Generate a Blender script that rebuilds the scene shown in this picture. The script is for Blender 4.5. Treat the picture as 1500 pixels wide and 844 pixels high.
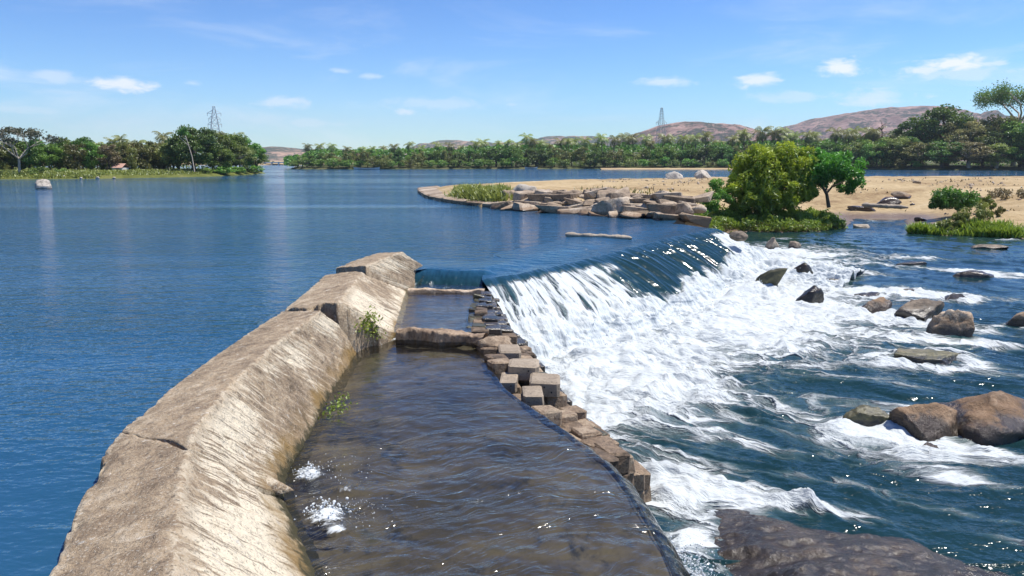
import bpy, math, random
import numpy as np
from mathutils import Vector, Matrix

for o in list(bpy.data.objects): bpy.data.objects.remove(o)
SC = bpy.context.scene
COL = SC.collection
R = math.radians

# ------------------------------------------------------------------ camera
CAM_H = 3.0
F_PX = 1150.0
PITCH = math.atan((422 - 236) / F_PX)
cam_d = bpy.data.cameras.new('camera'); cam = bpy.data.objects.new('camera', cam_d); COL.objects.link(cam)
cam.location = (0, 0, CAM_H); cam.rotation_euler = (math.pi / 2 - PITCH, 0, 0)
cam_d.sensor_width = 36; cam_d.lens = 36 * F_PX / 1500; cam_d.clip_start = 0.1; cam_d.clip_end = 20000
SC.camera = cam

# ------------------------------------------------------------------ node helper
class G:
    def __init__(s, nt): s.nt = nt
    def n(s, typ, ins=None, **props):
        nd = s.nt.nodes.new(typ)
        for k, v in props.items(): setattr(nd, k, v)
        for k, v in (ins or {}).items():
            sock = nd.inputs[k]
            if isinstance(v, bpy.types.NodeSocket): s.nt.links.new(v, sock)
            else:
                try: sock.default_value = v
                except Exception: sock.default_value = (*v, 1.0)
        return nd
    def math(s, op, a, b=0.0, clamp=False):
        return s.n('ShaderNodeMath', {0: a, 1: b}, operation=op, use_clamp=clamp).outputs[0]
    def vm(s, op, a, b=(0, 0, 0)):
        nd = s.n('ShaderNodeVectorMath', {0: a, 1: b}, operation=op)
        return nd.outputs['Value'] if op in ('LENGTH', 'DOT_PRODUCT', 'DISTANCE') else nd.outputs[0]
    def noise(s, vec, scale, detail=4, rough=.55, dist=0.0):
        return s.n('ShaderNodeTexNoise', {'Vector': vec, 'Scale': scale, 'Detail': detail, 'Roughness': rough, 'Distortion': dist}).outputs[0]
    def vor(s, vec, scale, feature='DISTANCE_TO_EDGE'):
        return s.n('ShaderNodeTexVoronoi', {'Vector': vec, 'Scale': scale}, feature=feature).outputs[0]
    def mr(s, v, a, b, c=0.0, d=1.0, smooth=True):
        return s.n('ShaderNodeMapRange', {0: v, 1: a, 2: b, 3: c, 4: d}, interpolation_type='SMOOTHSTEP' if smooth else 'LINEAR').outputs[0]
    def mix(s, f, a, b, blend='MIX'):
        nd = s.n('ShaderNodeMix', data_type='RGBA', blend_type=blend)
        for i, v in ((0, f), (6, a), (7, b)):
            if isinstance(v, bpy.types.NodeSocket): s.nt.links.new(v, nd.inputs[i])
            else: nd.inputs[i].default_value = v if i == 0 else (*v, 1.0)
        return nd.outputs[2]
    def ramp(s, f, stops):
        nd = s.n('ShaderNodeValToRGB', {0: f}); e = nd.color_ramp.elements
        while len(e) < len(stops): e.new(0.5)
        for el, (p, c) in zip(e, stops): el.position = p; el.color = (*c, 1.0)
        return nd.outputs[0]
    def attr(s, name, out='Fac'):
        return s.n('ShaderNodeAttribute', attribute_name=name).outputs[out]
    def pos(s): return s.n('ShaderNodeNewGeometry').outputs['Position']
    def nrm(s): return s.n('ShaderNodeNewGeometry').outputs['Normal']
    def objc(s): return s.n('ShaderNodeTexCoord').outputs['Object']
    def sep(s, v):
        nd = s.n('ShaderNodeSeparateXYZ', {0: v}); return nd.outputs[0], nd.outputs[1], nd.outputs[2]
    def bump(s, h, dist, strength=1.0, normal=None):
        ins = {'Height': h, 'Distance': dist, 'Strength': strength}
        if normal is not None: ins['Normal'] = normal
        return s.n('ShaderNodeBump', ins).outputs[0]
    def pbr(s, col, rough=.7, normal=None, **kw):
        ins = {'Base Color': col, 'Roughness': rough}
        if normal is not None: ins['Normal'] = normal
        for k, v in kw.items(): ins[k.replace('_', ' ')] = v
        return s.n('ShaderNodeBsdfPrincipled', ins).outputs[0]
    def out(s, shader): s.n('ShaderNodeOutputMaterial', {'Surface': shader})

def newmat(name):
    m = bpy.data.materials.new(name); m.use_nodes = True; m.node_tree.nodes.clear()
    return m, G(m.node_tree)

# ------------------------------------------------------------------ world, sun, exposure
SUN_DIR = Vector((0.40, 0.10, 0.92)).normalized()        # towards the sun: high, right, beyond the weir
w = bpy.data.worlds.new('World'); SC.world = w; w.use_nodes = True; w.node_tree.nodes.clear()
g = G(w.node_tree)
sky = g.n('ShaderNodeTexSky', sky_type='NISHITA', sun_disc=False, sun_elevation=math.asin(SUN_DIR.z),
          sun_rotation=math.atan2(SUN_DIR.x, SUN_DIR.y), altitude=300, air_density=1.0, dust_density=0.15, ozone_density=1.6)
grade = g.n('ShaderNodeGamma', {'Color': g.mix(1.0, sky.outputs[0], (.115, .115, .115), 'MULTIPLY'), 'Gamma': 1.55}).outputs[0]
skyc = g.mix(1.0, grade, (7.0, 10.3, 13.8), 'MULTIPLY')
d3 = g.n('ShaderNodeTexCoord').outputs['Generated']
dx, dy, dz = g.sep(d3)
az = g.math('ARCTAN2', dx, dy); el = g.math('ARCTANGENT', g.math('DIVIDE', dz, g.math('SQRT', g.math('ADD', g.math('MULTIPLY', dx, dx), g.math('MULTIPLY', dy, dy)))))
ae = g.n('ShaderNodeCombineXYZ', {0: az, 1: el, 2: 0.0}).outputs[0]
cn = g.noise(g.vm('MULTIPLY', ae, (1.0, 2.6, 1)), 34, 6, .62, .4)
# thin veils all round the lower sky
veil = g.noise(g.vm('MULTIPLY', ae, (1.0, 4.5, 1)), 4.0, 5, .6, .5)
veilm = g.math('MULTIPLY', g.mr(veil, .48, .78), g.math('MULTIPLY', g.mr(el, .0, .04), g.mr(el, .24, .08)))
mask = g.math('MULTIPLY', veilm, .55)
def azel(px, py):
    v = Vector(((px - 750) / F_PX, (422 - py) / F_PX, -1)); v.rotate(cam.rotation_euler)
    return math.atan2(v.x, v.y), math.atan2(v.z, math.hypot(v.x, v.y))
CLOUDS = [(178, 122, 46, 11, .9), (75, 110, 40, 8, .45), (410, 148, 40, 10, .5), (593, 162, 22, 6, .55), (500, 103, 22, 5, .4), (543, 112, 18, 5, .4),
          (1110, 115, 34, 11, .85), (1232, 98, 34, 14, .95), (1400, 90, 50, 12, 1.0), (1350, 101, 40, 8, .8), (1452, 92, 25, 5, .6), (975, 118, 50, 8, .55),
          (1280, 140, 55, 14, .55), (640, 150, 80, 12, .3), (1150, 140, 60, 10, .35), (30, 158, 60, 8, .3), (285, 121, 14, 5, .35), (1405, 104, 90, 12, .45), (750, 153, 14, 4, .35), (460, 180, 60, 8, .3)]
for k, (px, py, hw, hh, al) in enumerate(CLOUDS):
    a, e = azel(px, py); hw /= F_PX; hh /= F_PX
    q = g.vm('MULTIPLY', g.vm('SUBTRACT', ae, (a, e - hh * .2, 0)), (1 / hw, 1 / hh, 0))
    r2 = g.vm('LENGTH', q)
    m_ = g.math('MULTIPLY', g.mr(g.math('SUBTRACT', g.math('MULTIPLY', cn, 2.4), r2), .12, 1.0), al)
    mask = g.math('MAXIMUM', mask, m_)
skyc = g.mix(mask, skyc, (8.2, 8.7, 9.4))
bg = g.n('ShaderNodeBackground', {'Color': skyc, 'Strength': 0.10})
g.n('ShaderNodeOutputWorld', {'Surface': bg.outputs[0]})
sl = bpy.data.lights.new('sun', 'SUN'); sl.energy = 5.0; sl.angle = R(.55); sl.color = (1, .95, .87)
so = bpy.data.objects.new('sun', sl); COL.objects.link(so); so.location = (20, 20, 60)
so.rotation_euler = SUN_DIR.to_track_quat('Z', 'Y').to_euler()
SC.view_settings.view_transform = 'Standard'; SC.view_settings.look = 'None'
SC.view_settings.exposure = 0.28; SC.view_settings.gamma = 1.0; SC.view_settings.use_curve_mapping = False
SC.render.engine = 'CYCLES'
SC.cycles.max_bounces = 8; SC.cycles.transparent_max_bounces = 12; SC.cycles.volume_bounces = 1
SC.cycles.use_denoising = True
try: SC.cycles.denoiser = 'OPENIMAGEDENOISE'; SC.cycles.denoising_input_passes = 'RGB_ALBEDO_NORMAL'
except Exception: pass
SC.cycles.sample_clamp_indirect = 6.0

# ------------------------------------------------------------------ geometry helpers
def ray(px, py):
    v = Vector(((px - 750) / F_PX, (422 - py) / F_PX, -1)); v.rotate(cam.rotation_euler); return v
def P(px, py, z=0.0):
    v = ray(px, py); t = (z - CAM_H) / v.z
    return np.array((v.x * t, v.y * t, z))
def PY(px, py, y):
    v = ray(px, py); t = y / v.y
    return np.array((v.x * t, y, CAM_H + v.z * t))

_perm = np.random.RandomState(7).permutation(256).astype(np.int64); _perm = np.concatenate([_perm, _perm, _perm])
_grad = np.random.RandomState(8).normal(size=(256, 3)); _grad /= np.linalg.norm(_grad, axis=1)[:, None]
def pnoise(x, y, z=0.0):
    x, y, z = np.broadcast_arrays(np.asarray(x, float), np.asarray(y, float), np.asarray(z, float))
    xi, yi, zi = np.floor(x).astype(np.int64), np.floor(y).astype(np.int64), np.floor(z).astype(np.int64)
    xf, yf, zf = x - xi, y - yi, z - zi
    u, v, w_ = (t * t * t * (t * (t * 6 - 15) + 10) for t in (xf, yf, zf))
    def gd(a, b, c):
        h = _perm[_perm[_perm[(xi + a) & 255] + ((yi + b) & 255)] + ((zi + c) & 255)]
        gv = _grad[h]
        return gv[..., 0] * (xf - a) + gv[..., 1] * (yf - b) + gv[..., 2] * (zf - c)
    def lp(a, b, t): return a + (b - a) * t
    return lp(lp(lp(gd(0, 0, 0), gd(1, 0, 0), u), lp(gd(0, 1, 0), gd(1, 1, 0), u), v),
              lp(lp(gd(0, 0, 1), gd(1, 0, 1), u), lp(gd(0, 1, 1), gd(1, 1, 1), u), v), w_)
def fbm(x, y, z=0.0, oct=4, gain=.5):
    s = 0.0; a = 1.0; f = 1.0
    for i in range(oct):
        s = s + a * pnoise(np.asarray(x) * f + 17.3 * i, np.asarray(y) * f + 5.1 * i, np.asarray(z) * f + 3.7 * i); a *= gain; f *= 2.03
    return s
def sst(a, b, x):
    t = np.clip((np.asarray(x, float) - a) / (b - a), 0, 1); return t * t * (3 - 2 * t)

def mesh_np(name, V, Fq, smooth=True, attrs=None):
    V = np.asarray(V, np.float32).reshape(-1, 3); Fq = np.asarray(Fq, np.int32)
    k = Fq.shape[1]; me = bpy.data.meshes.new(name)
    me.vertices.add(len(V)); me.vertices.foreach_set('co', V.ravel())
    me.loops.add(Fq.size); me.loops.foreach_set('vertex_index', Fq.ravel())
    me.polygons.add(len(Fq)); me.polygons.foreach_set('loop_start', np.arange(0, Fq.size, k, dtype=np.int32))
    me.polygons.foreach_set('loop_total', np.full(len(Fq), k, np.int32))
    me.polygons.foreach_set('use_smooth', np.full(len(Fq), smooth, bool))
    for an, av in (attrs or {}).items():
        av = np.asarray(av, np.float32)
        dom = 'POINT' if len(av) == len(V) else 'FACE'
        if av.ndim == 1:
            a = me.attributes.new(an, 'FLOAT', dom); a.data.foreach_set('value', av)
        else:
            a = me.attributes.new(an, 'FLOAT_VECTOR', dom); a.data.foreach_set('vector', av.ravel())
    me.update(calc_edges=True); me.validate()
    return me
def grid_faces(nu, nv):
    i = np.arange(nu - 1)[:, None] * nv + np.arange(nv - 1)[None, :]
    return np.stack([i, i + nv, i + nv + 1, i + 1], -1).reshape(-1, 4)
def link(name, me, mat=None, parent=None, loc=None, kind=None, label=None, cat=None, group=None):
    o = bpy.data.objects.new(name, me); COL.objects.link(o)
    if me is not None and mat is not None and not me.materials: me.materials.append(mat)
    if parent is not None: o.parent = parent
    if loc is not None: o.location = loc
    tag(o, label, cat, group, kind)
    return o
def tag(o, label=None, cat=None, group=None, kind=None):
    if label: o['label'] = label
    if cat: o['category'] = cat
    if group: o['group'] = group
    if kind: o['kind'] = kind
    return o
def resample(pts, n):
    pts = np.asarray(pts, float); d = np.r_[0, np.cumsum(np.linalg.norm(np.diff(pts[:, :2], axis=0), axis=1))]
    t = np.linspace(0, d[-1], n); return np.stack([np.interp(t, d, pts[:, k]) for k in range(pts.shape[1])], 1)
def smoothline(pts, n, it=6):
    q = resample(pts, n)
    for _ in range(it):
        q[1:-1] = .25 * q[:-2] + .5 * q[1:-1] + .25 * q[2:]
    return q
def seg_dist(X, Y, poly, closed=False):
    poly = np.asarray(poly, float)[:, :2]; best = np.full(np.shape(X), 1e9)
    n = len(poly)
    for i in range(n if closed else n - 1):
        a, b = poly[i], poly[(i + 1) % n]; ab = b - a; L = max(ab @ ab, 1e-9)
        t = np.clip(((X - a[0]) * ab[0] + (Y - a[1]) * ab[1]) / L, 0, 1)
        best = np.minimum(best, np.hypot(X - a[0] - t * ab[0], Y - a[1] - t * ab[1]))
    return best
def inside(X, Y, poly):
    poly = np.asarray(poly, float)[:, :2]; r = np.zeros(np.shape(X), bool); n = len(poly)
    for i in range(n):
        a, b = poly[i], poly[(i + 1) % n]
        c = ((a[1] > Y) != (b[1] > Y))
        with np.errstate(divide='ignore', invalid='ignore'):
            r ^= c & (X < (b[0] - a[0]) * (Y - a[1]) / (b[1] - a[1] + 1e-12) + a[0])
    return r
def ordinal(n):
    o1 = ['', 'first', 'second', 'third', 'fourth', 'fifth', 'sixth', 'seventh', 'eighth', 'ninth', 'tenth', 'eleventh', 'twelfth', 'thirteenth', 'fourteenth', 'fifteenth', 'sixteenth', 'seventeenth', 'eighteenth', 'nineteenth']
    if n < 20: return o1[n]
    t = ['', '', 'twent', 'thirt', 'fort', 'fift', 'sixt', 'sevent', 'eight', 'ninet'][n // 10]
    return t + 'ieth' if n % 10 == 0 else t + 'y-' + o1[n % 10]

# ------------------------------------------------------------------ materials
def ripple_height(g, p):
    """wind ripples, elongated across the view, patchy"""
    a = g.noise(g.vm('MULTIPLY', p, (1.0, 1.9, 1)), 1.5, 3, .55, .3)
    b = g.noise(g.vm('MULTIPLY', p, (1.5, 1.8, 1)), 5.0, 2, .5)
    c = g.noise(g.vm('MULTIPLY', p, (.22, .7, 1)), 1.0, 2, .5)
    patch = g.mr(g.noise(g.vm('MULTIPLY', p, (.007, .045, 1)), 1.0, 3, .55, .6), .38, .62, .28, 1.3)
    h = g.math('ADD', g.math('MULTIPLY', a, .13), g.math('ADD', g.math('MULTIPLY', b, .042), g.math('MULTIPLY', c, .12)))
    return g.math('MULTIPLY', h, patch)

def mat_river():
    m, g = newmat('river_water'); p = g.pos()
    h = ripple_height(g, p)
    tone = g.noise(g.vm('MULTIPLY', p, (.02, .07, 1)), 1.0, 3, .5, .3)
    col = g.mix(tone, (.014, .066, .132), (.022, .090, .175))
    g.out(g.pbr(col, .07, g.bump(h, 1.0), IOR=1.33)); return m

def mat_falls():
    """clear dark water breaking into white foam; 'foam' and flow coordinates come with the mesh"""
    m, g = newmat('white_water'); p = g.pos()
    foam = g.attr('foam'); fl = g.attr('flow', 'Vector')
    n1 = g.noise(fl, 1.0, 6, .6, .6)
    lace = g.vor(g.vm('ADD', g.vm('MULTIPLY', fl, (.9, 1.1, 1)), g.n('ShaderNodeCombineXYZ', {0: g.math('MULTIPLY', n1, 1.3), 1: g.noise(fl, 1.7, 4, .6)}).outputs[0]), 1.6)
    lacem = g.mr(lace, .0, .16, .34, 0.0)
    fine = g.noise(fl, 6.5, 5, .65, .3)
    v = g.math('ADD', g.math('ADD', foam, g.math('MULTIPLY', g.math('SUBTRACT', n1, .5), 1.15)), g.math('ADD', g.math('MULTIPLY', g.math('SUBTRACT', fine, .5), .42), g.math('MULTIPLY', lacem, g.mr(foam, .05, .35))))
    fm = g.mr(v, .42, .92)
    thin = g.mr(v, .18, .62, 0, .35)
    rip = ripple_height(g, p)
    rip = g.math('MULTIPLY', rip, g.mr(g.attr('riv'), 0, 1, .5, 1.0))
    h = g.math('ADD', rip, g.math('ADD', g.math('MULTIPLY', fm, .05), g.math('MULTIPLY', g.math('ADD', g.math('MULTIPLY', fine, .07), g.math('MULTIPLY', n1, .16)), fm)))
    nb = g.bump(h, 1.0)
    deep = g.mix(g.noise(g.vm('MULTIPLY', p, (.35, .35, 1)), 1.0, 3), (.006, .024, .030), (.012, .042, .046))
    tone = g.noise(g.vm('MULTIPLY', p, (.02, .07, 1)), 1.0, 3, .5, .3)
    deep = g.mix(g.attr('riv'), deep, g.mix(tone, (.014, .066, .132), (.022, .090, .175)))
    water = g.pbr(g.mix(thin, deep, (.16, .26, .27)), .14, nb, IOR=1.33)
    white = g.pbr(g.mix(fine, (.48, .53, .54), (.67, .70, .70)), .75, nb, Specular_IOR_Level=.2, Subsurface_Weight=0.0)
    ms = g.n('ShaderNodeMixShader', {0: fm, 1: water, 2: white}); g.out(ms.outputs[0]); return m

def mat_channel():
    """thin clear water over the channel bed"""
    m, g = newmat('shallow_water'); p = g.pos()
    fl = g.attr('flow', 'Vector'); foam = g.attr('foam')
    a = g.noise(g.vm('MULTIPLY', fl, (1.0, 1.0, 1)), 1.0, 4, .6, 1.2)
    b = g.noise(g.vm('MULTIPLY', fl, (1.5, 1.5, 1)), 2.6, 3, .55, .5)
    amp = g.attr('rough')
    h = g.math('MULTIPLY', g.math('ADD', g.math('MULTIPLY', a, .12), g.math('MULTIPLY', b, .03)), amp)
    nb = g.bump(h, 1.0)
    fr = g.n('ShaderNodeFresnel', {'IOR': 1.36, 'Normal': nb}).outputs[0]
    tr = g.n('ShaderNodeBsdfTransparent', {'Color': (.74, .78, .76)}).outputs[0]
    murk = g.n('ShaderNodeBsdfDiffuse', {'Color': (.030, .028, .022), 'Normal': nb}).outputs[0]
    body = g.n('ShaderNodeMixShader', {0: .20, 1: tr, 2: murk}).outputs[0]
    gl = g.n('ShaderNodeBsdfGlossy', {'Color': (1, 1, 1), 'Roughness': .10, 'Normal': nb}).outputs[0]
    s1 = g.n('ShaderNodeMixShader', {0: g.math('MINIMUM', g.math('MULTIPLY', fr, 1.15), 1.0), 1: body, 2: gl}).outputs[0]
    fine = g.noise(fl, 7.0, 5, .65, .4)
    v = g.math('ADD', foam, g.math('MULTIPLY', g.math('SUBTRACT', fine, .5), 1.3))
    fm = g.mr(v, .40, .75)
    wh = g.n('ShaderNodeBsdfDiffuse', {'Color': (.58, .62, .64), 'Normal': nb}).outputs[0]
    g.out(g.n('ShaderNodeMixShader', {0: fm, 1: s1, 2: wh}).outputs[0]); return m

def mat_bed():
    m, g = newmat('channel_bed'); p = g.pos()
    n = g.noise(p, .9, 5, .6, .8); n2 = g.noise(g.vm('MULTIPLY', p, (1, .6, 1)), 3.2, 5, .62)
    c = g.ramp(n, [(.3, (.045, .038, .028)), (.5, (.115, .085, .054)), (.62, (.20, .15, .092)), (.75, (.085, .082, .05))])
    c = g.mix(g.mr(n2, .52, .7), c, (.028, .026, .024))
    g.out(g.pbr(c, .8, g.bump(g.math('ADD', n, n2), .05))); return m

def mat_concrete():
    m, g = newmat('weathered_concrete'); p = g.pos()
    uv = g.attr('uvw', 'Vector'); u, v, wv = g.sep(uv)      # u: across slope 0 left edge .. 1 ridge .. 2 foot ; v: metres along
    n_big = g.noise(p, .8, 5, .6, .5); n_mid = g.noise(p, 4.0, 6, .65, .4); n_f = g.noise(p, 26, 5, .7)
    grit = g.vor(p, 34, 'F1')
    base = g.ramp(g.math('ADD', g.math('MULTIPLY', n_mid, .6), g.math('MULTIPLY', n_big, .4)),
                  [(.35, (.15, .108, .070)), (.46, (.30, .222, .145)), (.55, (.42, .32, .21)), (.66, (.60, .50, .37))])
    # streaks that run down the slope
    st = g.noise(g.vm('MULTIPLY', uv, (2.0, 13.0, 1)), 1.0, 5, .66, .5)
    st2 = g.noise(g.vm('MULTIPLY', uv, (4.5, 34.0, 1)), 1.0, 4, .62, .4)
    slope = g.mr(u, .96, 1.15)
    sv = g.math('ADD', g.math('MULTIPLY', st, .6), g.math('MULTIPLY', st2, .4))
    zone = g.mr(g.noise(g.vm('MULTIPLY', uv, (.9, .55, 1)), 1.0, 3, .5), .38, .62, -.10, .09)
    cream = g.mr(g.math('ADD', sv, zone), .44, .56)
    base = g.mix(g.math('MULTIPLY', cream, slope), base, (.78, .68, .51))
    darkst = g.mr(sv, .49, .37)
    base = g.mix(g.math('MULTIPLY', darkst, g.math('MULTIPLY', slope, .65)), base, (.115, .088, .06))
    # worn pale arrises at the ridge and the river edge
    worn = g.math('ADD', g.mr(g.math('ABSOLUTE', g.math('SUBTRACT', u, 1.0)), .10, .0), g.mr(u, .14, .02))
    base = g.mix(g.math('MULTIPLY', worn, g.mr(g.noise(p, 5.5, 5, .7, .8), .44, .58, 0, .8)), base, (.62, .53, .39))
    # pale lichen scabs and dark pits
    sc = g.noise(g.vm('MULTIPLY', p, (1, 1.5, 1)), 7.5, 3, .5, 1.0)
    base = g.mix(g.mr(sc, .66, .71, 0, .75), base, (.66, .61, .52))
    base = g.mix(g.mr(n_f, .46, .34, 0, .75), base, (.10, .078, .055))
    base = g.mix(g.mr(g.noise(p, 48, 3, .6), .56, .66, 0, .6), base, (.60, .54, .44))
    base = g.mix(g.mr(g.noise(p, 13, 5, .7, .6), .55, .66, 0, .6), base, (.13, .10, .072))
    base = g.mix(g.mr(grit, .12, .02, 0, .35), base, (.52, .46, .36))
    # ochre algae above the water line, then a dark wet rim
    px_, py_, pz_ = g.sep(p)
    al = g.math('ADD', pz_, g.math('MULTIPLY', g.math('SUBTRACT', n_mid, .5), .55))
    base = g.mix(g.math('MULTIPLY', g.mr(al, -.20, -.46), g.math('MULTIPLY', g.mr(n_big, .35, .60, .25, .95), slope)), base, (.25, .160, .058))
    base = g.mix(g.math('MULTIPLY', g.mr(al, -.47, -.60), slope), base, (.055, .048, .022))
    h = g.math('ADD', g.math('MULTIPLY', n_mid, .05), g.math('ADD', g.math('MULTIPLY', n_f, .030), g.math('MULTIPLY', g.math('MULTIPLY', st2, slope), .014)))
    g.out(g.pbr(base, .88, g.bump(h, 1.0), Specular_IOR_Level=.25)); return m

def mat_stone(name, stops, wet_z=None, wet_h=.25, scale=1.6, rough=.8, dark=(.030, .026, .022), bumpd=.05, algae=None):
    """stone with grain; wet_z: world height of the water that keeps its foot dark and wet"""
    m, g = newmat(name); p = g.pos()
    rnd = g.n('ShaderNodeObjectInfo').outputs['Random']
    q = g.vm('ADD', p, g.n('ShaderNodeCombineXYZ', {0: g.math('MULTIPLY', rnd, 31.0), 1: rnd, 2: g.math('MULTIPLY', rnd, 7.0)}).outputs[0])
    n1 = g.noise(q, scale, 6, .66, .6); n2 = g.noise(q, scale * 7, 6, .72)
    f = g.math('ADD', g.math('ADD', g.math('MULTIPLY', n1, .7), g.math('MULTIPLY', n2, .3)), g.math('MULTIPLY', g.math('SUBTRACT', rnd, .5), .24))
    c = g.ramp(f, stops)
    c = g.mix(g.mr(n2, .44, .34, 0, .75), c, (.05, .042, .034))
    crack = g.vor(g.vm('ADD', q, g.n('ShaderNodeCombineXYZ', {0: n1, 1: n2, 2: n1}).outputs[0]), scale * .9)
    c = g.mix(g.mr(crack, .025, .0, 0, .6), c, (.04, .034, .028))
    r = rough
    if wet_z is not None:
        z = g.sep(p)[2]
        wv = g.mr(g.math('ADD', z, g.math('MULTIPLY', g.math('SUBTRACT', n1, .5), wet_h * 2.2)), wet_z + wet_h, wet_z + wet_h * .35)
        if algae: c = g.mix(g.math('MULTIPLY', g.mr(g.math('ADD', z, g.math('MULTIPLY', g.math('SUBTRACT', n2, .5), wet_h * 2)), wet_z + wet_h * 2.0, wet_z + wet_h), .6), c, algae)
        c = g.mix(g.math('MULTIPLY', wv, .85), c, dark)
        r = g.mr(wv, 0, 1, rough, .22)
    g.out(g.pbr(c, r, g.bump(g.math('ADD', g.math('MULTIPLY', n1, 1.0), g.math('MULTIPLY', n2, .35)), bumpd))); return m

GRANITE = [(.30, (.12, .092, .066)), (.45, (.25, .195, .14)), (.58, (.37, .30, .22)), (.74, (.52, .45, .36))]
WARM = [(.32, (.12, .080, .050)), (.44, (.28, .195, .125)), (.54, (.44, .325, .22)), (.68, (.62, .50, .37))]
DARKWET = [(.30, (.018, .016, .014)), (.48, (.045, .038, .031)), (.60, (.085, .066, .047)), (.76, (.15, .115, .08))]
PALE = [(.30, (.34, .30, .24)), (.48, (.48, .43, .36)), (.60, (.58, .53, .45)), (.76, (.66, .62, .55))]
BRICKY = [(.30, (.15, .095, .055)), (.46, (.27, .185, .115)), (.58, (.37, .265, .17)), (.74, (.47, .37, .26))]

def mat_foliage(name, dark, light, hue=.06, trans=.35):
    m, g = newmat(name)
    lv = g.attr('lv'); rnd = g.n('ShaderNodeObjectInfo').outputs['Random']
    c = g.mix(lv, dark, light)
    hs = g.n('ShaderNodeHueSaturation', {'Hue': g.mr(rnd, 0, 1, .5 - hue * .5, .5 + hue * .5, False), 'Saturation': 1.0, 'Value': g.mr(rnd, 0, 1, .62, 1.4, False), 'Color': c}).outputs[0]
    df = g.n('ShaderNodeBsdfDiffuse', {'Color': hs}).outputs[0]
    tl = g.n('ShaderNodeBsdfTranslucent', {'Color': hs}).outputs[0]
    gl = g.n('ShaderNodeBsdfGlossy', {'Color': (.9, .95, 1.0), 'Roughness': .45}).outputs[0]
    a = g.n('ShaderNodeMixShader', {0: trans, 1: df, 2: tl}).outputs[0]
    g.out(g.n('ShaderNodeMixShader', {0: .05, 1: a, 2: gl}).outputs[0]); return m

def mat_bark(name, c1, c2):
    m, g = newmat(name); p = g.objc()
    n = g.noise(g.vm('MULTIPLY', p, (3, 3, .7)), 2.0, 4, .6)
    g.out(g.pbr(g.mix(n, c1, c2), .9, g.bump(n, .05))); return m

def mat_land(name, a, b, c, scale=.25):
    m, g = newmat(name); p = g.pos()
    n = g.noise(p, scale, 6, .62, .4); n2 = g.noise(p, scale * 9, 5, .65)
    col = g.ramp(g.math('ADD', g.math('MULTIPLY', n, .65), g.math('MULTIPLY', n2, .35)), [(.34, a), (.5, b), (.66, c)])
    g.out(g.pbr(col, .95, g.bump(g.math('ADD', n, n2), .12), Specular_IOR_Level=.1)); return m

def mat_sand():
    m, g = newmat('sand'); p = g.pos(); z = g.sep(p)[2]
    n = g.noise(g.vm('MULTIPLY', p, (.6, 1.4, 1)), .14, 6, .6, .4); n2 = g.noise(p, 2.2, 6, .68)
    c = g.ramp(g.math('ADD', g.math('MULTIPLY', n, .6), g.math('MULTIPLY', n2, .4)), [(.36, (.22, .145, .075)), (.46, (.37, .27, .145)), (.57, (.47, .36, .205)), (.70, (.57, .46, .30))])
    wet = g.mr(g.math('ADD', z, g.math('MULTIPLY', g.math('SUBTRACT', n2, .5), .3)), -.75, -1.15)
    c = g.mix(wet, c, (.19, .135, .09))
    c = g.mix(g.mr(n2, .64, .74, 0, .5), c, (.30, .25, .17))
    g.out(g.pbr(c, g.mr(wet, 0, 1, .92, .35), g.bump(g.math('ADD', n2, n), .10), Specular_IOR_Level=.2)); return m

def mat_hill(name, bare, scrub, dens):
    m, g = newmat(name); p = g.pos()
    n = g.noise(g.vm('MULTIPLY', p, (1, 1, 2.0)), .013, 8, .70, .6); n2 = g.noise(p, .09, 5, .70)
    f = g.math('ADD', g.math('MULTIPLY', n, .6), g.math('MULTIPLY', n2, .4))
    c = g.mix(g.mr(g.noise(p, .022, 6, .68), .38, .64), bare, tuple(min(1, v * 2.1) for v in bare))
    c = g.mix(g.mr(f, dens - .035, dens + .035, 1, 0), c, scrub)
    g.out(g.pbr(c, 1.0, g.bump(f, 6.0), Specular_IOR_Level=.0)); return m

def mat_plain(name, col, rough=.6, metallic=0.0):
    m, g = newmat(name); n = g.noise(g.objc(), 3.0, 4, .6)
    g.out(g.pbr(g.mix(n, tuple(v * .75 for v in col), col), rough, Metallic=metallic)); return m

M = {}
M['river'] = mat_river(); M['falls'] = mat_falls(); M['shallow'] = mat_channel(); M['bed'] = mat_bed()
M['concrete'] = mat_concrete()
ZD = -1.9
M['granite'] = mat_stone('granite', GRANITE, ZD + .12, .34)
M['granite_far'] = mat_stone('granite_far', GRANITE, -1.45, .22)
M['warm'] = mat_stone('warm_granite', WARM, ZD + .12, .32, 2.4, bumpd=.09, algae=(.21, .115, .05))
M['wetrock'] = mat_stone('wet_rock', [(.32, (.008, .007, .005)), (.46, (.020, .016, .011)), (.58, (.042, .032, .021)), (.72, (.085, .063, .041))], None, rough=.20, scale=1.7, bumpd=.06)
M['mossrock'] = mat_stone('mossy_rock', [(.3, (.03, .028, .018)), (.5, (.08, .075, .035)), (.64, (.16, .14, .06)), (.78, (.25, .20, .11))], ZD + .05, .1, rough=.4)
M['pale'] = mat_stone('pale_rock', PALE, 0.02, .10, scale=.7)
M['pale_dry'] = mat_stone('pale_dry_rock', PALE, None, scale=.5)
M['revet'] = mat_stone('revetment_stone', [(.30, (.13, .095, .062)), (.44, (.29, .215, .145)), (.56, (.42, .33, .235)), (.70, (.58, .49, .38))], .0, .16, scale=1.1, algae=(.24, .13, .06))
M['mason'] = mat_stone('masonry_stone', [(.33, (.060, .042, .026)), (.45, (.17, .117, .072)), (.55, (.29, .205, .13)), (.67, (.45, .35, .24))], None, scale=3.4, bumpd=.07, rough=.72)
M['mason_wet'] = mat_stone('wet_masonry', DARKWET, None, scale=2.0, bumpd=.04, rough=.25)
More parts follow.
